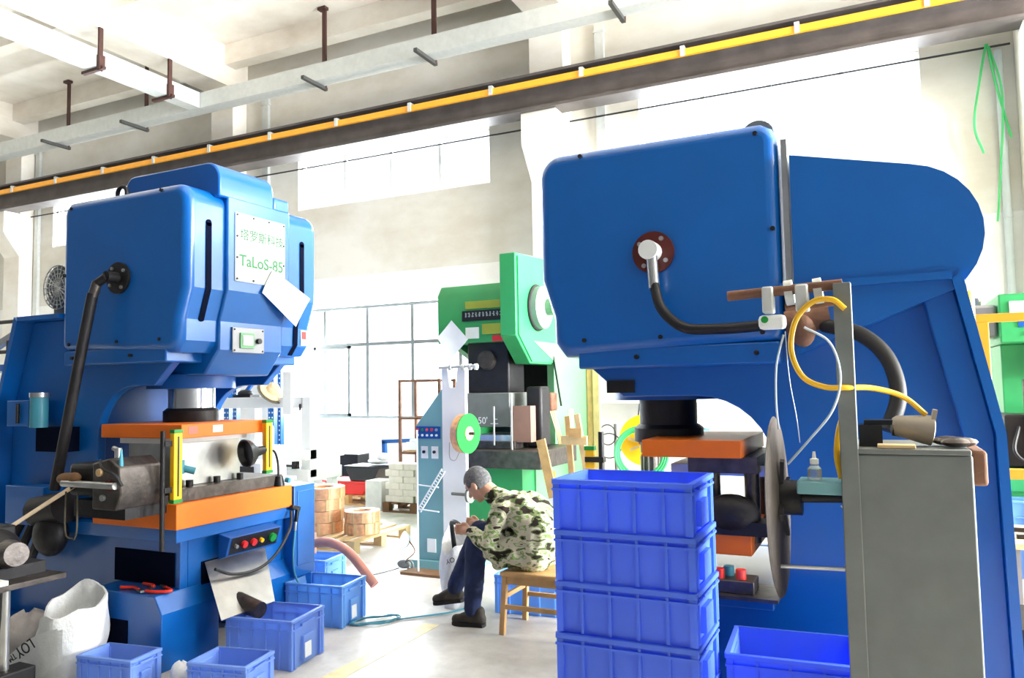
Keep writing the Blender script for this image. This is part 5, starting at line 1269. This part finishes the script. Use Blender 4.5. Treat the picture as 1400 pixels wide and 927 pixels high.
# far left edge: blue rack and white cabinet, pipe rail
br = thing('shelf_rack', 'blue steel rack with tools at the far left edge', 'rack', (-8.3, 5.2, 0), world_coords=True)
for (x, y) in ((-8.0, 5.0), (-8.9, 5.0), (-8.0, 5.5), (-8.9, 5.5)): MB().box(x - 0.03, x + 0.03, y - 0.03, y + 0.03, 0.0, 1.93).build('post', 'blue_paint', br)
MB().box(-8.93, -7.97, 4.97, 5.53, 1.88, 1.95).build('top_shelf', 'blue_paint', br); MB().box(-8.93, -7.97, 4.97, 5.53, 1.56, 1.60).build('shelf', 'blue_paint', br); MB().box(-8.9, -8.0, 5.46, 5.5, 1.60, 1.88).build('back_panel', 'blue_inner', br)
MB().bar((-8.8, 5.0, 2.02), (-7.98, 5.0, 2.32), 0.06, 0.07).build('slanted_guide', 'grey_panel', br); MB().box(-8.25, -8.18, 4.97, 5.03, 1.95, 2.2).build('guide_post', 'black_metal', br)
MB().cyl((-8.02, 4.95, 2.10), (-8.02, 4.90, 2.10), 0.06, n=20).build('gauge_body', 'black_metal', br); MB().cyl((-8.02, 4.90, 2.10), (-8.02, 4.895, 2.10), 0.045, n=20).build('gauge_face', 'plate_white', br)
for i in range(3): single(MB().ball((-8.36 + 0.155 * i, 5.15, 1.64), (0.07, 0.08, 0.035)), 'machine_part', 'brown_card' if i % 2 else 'greasy_steel',
       ('brownish part at the left on the blue rack shelf', 'middle greasy part on the blue rack shelf', 'right end part on the blue rack shelf')[0 if i == 0 else i], 'machine part', (-8.36 + 0.155 * i, 5.15, 1.605))
lc = thing('white_cabinet', 'white cabinet with dark window at the far left edge', 'cabinet', (-8.3, 4.7, 0), world_coords=True)
MB().box(-8.95, -8.02, 4.5, 4.9, 0.0, 1.52).build('body', 'white_metal', lc, bevel=0.01); MB().box(-8.9, -8.17, 4.49, 4.5, 0.75, 1.38).build('window', 'black_plastic', lc)
for z in (0.66, 0.60, 0.36): MB().box(-8.93, -8.04, 4.48, 4.5, z, z + 0.035).build('ledge', 'white_metal', lc)
pr_ = thing('pipe_rail', 'dark pipe railing against the wall at the far left', 'railing', (-9.5, 6.0, 0), world_coords=True)
for z in (2.18, 2.56): MB().cyl((-11.2, 6.0, z), (-9.65, 6.0, z), 0.025, n=10).build('rail', 'black_metal', pr_)
for x in (-9.65, -11.2): MB().cyl((x, 6.0, 0.0), (x, 6.0, 2.6), 0.025, n=10).build('post', 'black_metal', pr_)

# ================================================================== BACKGROUND BETWEEN THE PRESSES AND IN THE RIGHT THROAT
wcab = thing('wall_cabinet', 'pale wall-mounted switch cabinet right of the green press', 'cabinet', (-3.2, 10.75, 1.36), world_coords=True)
MB().box(-3.80, -2.30, 10.55, 10.899, 1.36, 2.02).build('body', 'white_metal', wcab, bevel=0.006); MB().box(-3.78, -3.08, 10.545, 10.55, 1.38, 2.0).build('door', 'white_metal', wcab, bevel=0.003); MB().box(-3.05, -2.32, 10.545, 10.55, 1.38, 2.0).build('door', 'white_metal', wcab, bevel=0.003)
for x in (-3.42, -3.22): MB().box(x, x + 0.03, 10.538, 10.545, 1.68, 1.76).build('catch', 'grey_panel', wcab)
MB().box(-3.13, -3.08, 10.54, 10.546, 1.66, 1.69).build('red_mark', 'red_plastic', wcab)
single(MB().tube([(-3.15, 10.86, 1.36), (-3.2, 10.85, 1.0), (-3.28, 10.85, 0.7)], 0.012, 6), 'wire', 'cable_black', 'thin wire dropping below the wall cabinet', 'wire', (-3.2, 10.86, 0.7))
wl = thing('coiled_wire', 'loop of black wire hanging under the wall cabinet', 'wire', (-3.2, 9.6, 0.4), world_coords=True)
MB().cyl((-3.12, 9.6, 0.0), (-3.12, 9.6, 1.12), 0.02, n=8).build('stand', 'grey_paint', wl)
MB().torus((-3.22, 9.58, 0.98), (0.3, 1, 0), 0.13, 0.007, 28, 6).build('loop', 'cable_black', wl); MB().torus((-3.20, 9.57, 0.84), (-0.3, 1, 0.1), 0.16, 0.007, 28, 6).build('loop', 'cable_black', wl)
single(MB().box(-3.275, -3.20, 8.98, 9.05, 0.0, 2.3), 'timber_board', 'wood', 'darker of the two tall timber boards standing beside the green press', 'board', (-3.24, 9.0, 0), bevel=0.004)
single(MB().box(-3.195, -3.11, 8.97, 9.03, 0.0, 2.25), 'timber_board', 'wood_pale', 'paler of the two tall timber boards standing beside the green press', 'board', (-3.15, 9.0, 0), bevel=0.004)
es = thing('timber_trestle', 'raw wood trestle leaning by the green press', 'trestle', (-2.6, 6.5, 0), world_coords=True)
MB().bar((-2.58, 6.55, 1.34), (-2.42, 6.35, 0.0), 0.05, 0.025, (0, 1, 0)).build('leg', 'wood', es); MB().bar((-2.47, 6.5, 1.36), (-2.22, 6.4, 0.0), 0.05, 0.025, (0, 1, 0)).build('leg', 'wood_pale', es)
MB().box(-2.60, -2.36, 6.44, 6.47, 1.09, 1.17).build('cross_board', 'wood_pale', es); MB().box(-2.52, -2.40, 6.42, 6.44, 1.16, 1.24).build('cross_board', 'wood', es)
single(MB().bar((-2.88, 6.62, 1.12), (-2.58, 6.5, 0.0), 0.09, 0.02, (0, 1, 0)), 'wood_board', 'wood', 'single raw board leaning left of the wood trestle', 'board', (-2.7, 6.5, 0))
for i, (x, lab) in enumerate(((-2.62, 'left one of two white boards leaning behind the seated person'), (-2.48, 'right one of two white boards leaning behind the seated person'))):
    single(MB().bar((x - 0.10, 6.1, 0.66), (x + 0.04, 5.95, 0.0), 0.12, 0.015, (0, 1, 0)), 'white_board', 'white_metal', lab, 'board', (x, 6.0, 0))
lcu = thing('light_curtain', 'yellow light curtain on a black post seen left of the right press', 'light curtain', (-1.98, 5.6, 0), world_coords=True)
MB().cyl((-1.935, 5.6, 0.0), (-1.935, 5.6, 1.26), 0.022, n=12).build('post', 'black_metal', lcu); MB().box(-2.06, -1.99, 5.58, 5.62, 0.55, 1.12).build('curtain', 'yellow_paint', lcu); MB().box(-2.065, -1.985, 5.575, 5.625, 1.12, 1.15).build('end_cap', 'green_plastic', lcu); MB().box(-2.06, -1.91, 5.57, 5.63, 1.03, 1.07).build('bracket', 'black_metal', lcu)
MB().box(-2.1, -1.8, 5.45, 5.75, 0.0, 0.02).build('base', 'black_metal', lcu)
yr = thing('wire_reel', 'large yellow reel with loose paper behind the right press throat', 'reel', (-2.25, 8.0, 0), world_coords=True)
MB().lathe([(0.04, -0.02), (0.27, -0.02), (0.27, 0.0), (0.04, 0.0)], (-2.28, 8.0, 1.03), (0.15, -1, 0), 40).build('disc', 'yellow_paint', yr)
MB().box(-2.34, -2.22, 8.05, 8.25, 0.0, 1.06).build('stand', 'grey_paint', yr); MB().cyl((-2.28, 8.1, 1.03), (-2.27, 7.9, 1.03), 0.05, n=16).build('hub', 'rust', yr)
for k in range(6):
    a = 0.5 + k * 1.1; MB().bar((-2.28 + 0.05 * math.cos(a), 7.93, 1.0 + 0.05 * math.sin(a)), (-2.28 + 0.18 * math.cos(a), 7.95, 1.0 + 0.12 * math.sin(a)), 0.03, 0.008, (0, 1, 0)).build('arm', 'wood_pale', yr)
gh = MB()
for k in range(3): gh.torus((-1.98 + 0.01 * k, 6.82 - 0.03 * k, 1.0), (0.15, -1, 0.1), 0.20 + 0.018 * k, 0.012, 36, 8)
single(gh, 'hose_coil', 'green_cord', 'coil of green hose behind the right press throat', 'hose', (-1.98, 6.8, 0.78))
hk = thing('hose_stand', 'grey stand carrying the cyan box behind the right press throat', 'stand', (-1.8, 7.1, 0), world_coords=True)
MB().box(-2.15, -1.35, 6.66, 7.3, 0.70, 0.76).build('top', 'grey_panel', hk); single(MB().box(-1.88, -1.45, 7.02, 7.25, 1.091, 1.20).box(-1.885, -1.445, 7.015, 7.255, 1.17, 1.20), 'plastic_box', 'cyan_box', 'bright cyan plastic box seen above the die plate of the right press', 'box', (-1.66, 7.13, 1.091), bevel=0.006); MB().box(-1.9, -1.4, 7.0, 7.28, 1.05, 1.09).build('shelf', 'white_metal', hk)
for x in (-1.87, -1.43): MB().box(x - 0.02, x + 0.02, 7.12, 7.16, 0.76, 1.05).build('bracket', 'white_metal', hk)
for (x, y) in ((-2.12, 6.93), (-1.38, 6.93), (-2.12, 7.27), (-1.38, 7.27)): MB().box(x - 0.02, x + 0.02, y - 0.02, y + 0.02, 0.0, 0.70).build('leg', 'grey_panel', hk)
mt = thing('electric_motor', 'small ribbed electric motor behind the right press throat', 'motor', (-1.9, 6.98, 0.76), world_coords=True)
MB().cyl((-1.93, 6.98, 0.761), (-1.93, 6.98, 0.98), 0.09, n=24).build('housing', 'greasy_steel', mt)
for k in range(12):
    a = 2 * PI * k / 12; MB().box(-1.93 + 0.095 * math.cos(a) - 0.006, -1.93 + 0.095 * math.cos(a) + 0.006, 6.98 + 0.095 * math.sin(a) - 0.006, 6.98 + 0.095 * math.sin(a) + 0.006, 0.79, 0.96).build('fin', 'steel', mt)
for i, (x, m_, lab) in enumerate(((-1.70, 'white_metal', 'white tape roll beside the ribbed motor'), (-1.46, 'brown_card', 'brown tape roll beside the ribbed motor'))):
    single(MB().lathe([(0.05, 0), (0.1, 0), (0.1, 0.07), (0.05, 0.07), (0.05, 0)], (x, 6.97, 0.762), n=24), 'tape_roll', m_, lab, 'tape roll', (x, 6.97, 0.762))
for i, (m_, lab) in enumerate((('brown_card', 'brown bottle at the left on the cyan box'), ('straw_dark', 'dark bottle in the middle on the cyan box'), ('white_metal', 'white bottle at the right on the cyan box'))):
    single(MB().lathe([(0.03, 0.001), (0.03, 0.06), (0.012, 0.08), (0.012, 0.1)], (-1.72 + 0.09 * i, 7.12, 1.201), n=12), 'small_bottle', m_, lab, 'bottle', (-1.72 + 0.09 * i, 7.12, 1.201))

# ================================================================== BACKGROUND AT THE RIGHT EDGE
g2 = thing('power_press', 'green press at the right edge behind the orange guard rail', 'press', (1.6, 8.5, 0), world_coords=True)
MB().box(0.98, 2.3, 8.0, 8.9, 1.92, 2.36).build('head', 'green_paint', g2, bevel=0.015); MB().box(1.06, 2.2, 7.985, 8.0, 2.12, 2.29).build('sign_plate', 'plate_white', g2); MB().box(1.12, 2.1, 7.99, 8.0, 2.06, 2.11).build('blue_stripe', 'blue_inner', g2)
MB().prism([(1.16, 1.98), (1.6, 1.98), (1.6, 2.04), (1.22, 2.04)], 'y', 7.985, 8.0).build('lower_plate', 'plate_white', g2)
MB().box(0.72, 0.98, 8.1, 8.6, 1.98, 2.28).build('motor', 'grey_panel', g2, bevel=0.03); MB().cyl((0.85, 8.3, 2.28), (0.85, 8.3, 2.36), 0.03, n=10).build('bolt', 'steel', g2)
MB().box(1.0, 1.2, 8.2, 8.9, 0.0, 1.92).build('side_frame', 'green_paint', g2, bevel=0.01); MB().box(2.0, 2.2, 8.2, 8.9, 0.0, 1.92).build('side_frame', 'green_paint', g2, bevel=0.01)
MB().box(1.2, 2.0, 8.5, 8.6, 0.3, 1.92).build('back_plate', 'black_metal', g2); MB().box(1.22, 1.9, 8.1, 8.5, 1.62, 1.92).build('slide', 'rust', g2, bevel=0.04); MB().box(1.3, 1.9, 8.02, 8.1, 1.84, 1.93).build('slide_plate', 'orange_paint', g2)
MB().box(0.95, 2.2, 7.8, 8.6, 0.85, 1.30).build('die_block', 'black_metal', g2, bevel=0.02); MB().box(0.9, 2.3, 7.75, 8.7, 0.66, 0.82).build('bolster', 'green_paint', g2)
MB().tube([(1.05, 7.78, 1.2), (1.0, 7.7, 1.0), (1.1, 7.68, 0.9), (1.25, 7.75, 0.95)], 0.015, 8).build('hose', 'cable_black', g2); MB().cyl((1.12, 7.78, 0.8), (1.12, 7.78, 1.6), 0.03, n=10).build('guide_pillar', 'greasy_steel', g2)
og = thing('guard_rail', 'orange-yellow guard rail frame at the right edge', 'guard rail', (0.9, 6.0, 0), world_coords=True)
MB().box(0.60, 2.2, 5.97, 6.03, 1.985, 2.04).build('top_rail', 'amber_paint', og, bevel=0.004); MB().box(0.60, 0.67, 5.97, 6.03, 0.0, 1.985).build('post', 'amber_paint', og, bevel=0.004); MB().box(2.13, 2.2, 5.97, 6.03, 0.0, 1.985).build('post', 'amber_paint', og, bevel=0.004); MB().box(0.67, 2.13, 5.97, 6.03, 0.95, 1.015).build('middle_rail', 'amber_paint', og, bevel=0.004)
bc = thing('signal_lamp', 'amber signal lamp on a pole above the orange guard rail', 'lamp', (0.64, 6.6, 0), world_coords=True)
MB().cyl((0.615, 6.6, 0.0), (0.615, 6.6, 2.05), 0.015, n=10).build('pole', 'grey_panel', bc); MB().lathe([(0.04, 0), (0.045, 0.02), (0.045, 0.10), (0.035, 0.12), (0.035, 0.2), (0.02, 0.22)], (0.615, 6.6, 2.05), n=18).build('lamp_body', 'amber_paint', bc); MB().cyl((0.615, 6.6, 2.27), (0.615, 6.6, 2.36), 0.005, n=6).build('tip', 'grey_panel', bc); MB().box(0.5, 0.73, 6.5, 6.7, 0, 0.02).build('base', 'grey_panel', bc)
wt = thing('work_table', 'pale low table with steel bars at the right edge', 'table', (1.25, 6.9, 0), world_coords=True)
MB().box(0.78, 2.0, 6.5, 7.35, 0.40, 0.44).build('top', 'straw', wt)
for (x, y) in ((0.82, 6.55), (1.96, 6.55), (0.82, 7.3), (1.96, 7.3)): MB().box(x - 0.025, x + 0.025, y - 0.025, y + 0.025, 0, 0.40).build('leg', 'grey_panel', wt)
for i, y in enumerate((6.7, 7.0)): single(MB().box(0.85, 1.8, y, y + 0.04, 0.441, 0.47), 'steel_bar', 'black_metal', ('front dark steel bar lying on the pale low table', 'rear dark steel bar lying on the pale low table')[i], 'steel bar', (1.3, y, 0.441))
crate('small blue crate near the green side of the press at the right edge', 1.02, 7.55, 0.0, 0.36, 0.27, 0.62, 0, 'crate_cyan', 3, group=None)
jm = thing('floor_machine', 'dark machine base with pale lever at the lower right corner', 'machine', (0.85, 5.4, 0), world_coords=True)
MB().box(0.62, 1.5, 5.1, 5.7, 0.0, 0.22).build('base', 'black_metal', jm, bevel=0.02); MB().cyl((0.70, 5.1, 0.22), (0.70, 5.1, 0.30), 0.03, n=10).build('boss', 'steel', jm); MB().tube([(0.70, 5.08, 0.28), (0.69, 5.06, 0.18), (0.71, 5.05, 0.10), (0.70, 5.05, 0.03)], 0.014, 8).build('lever', 'straw', jm)
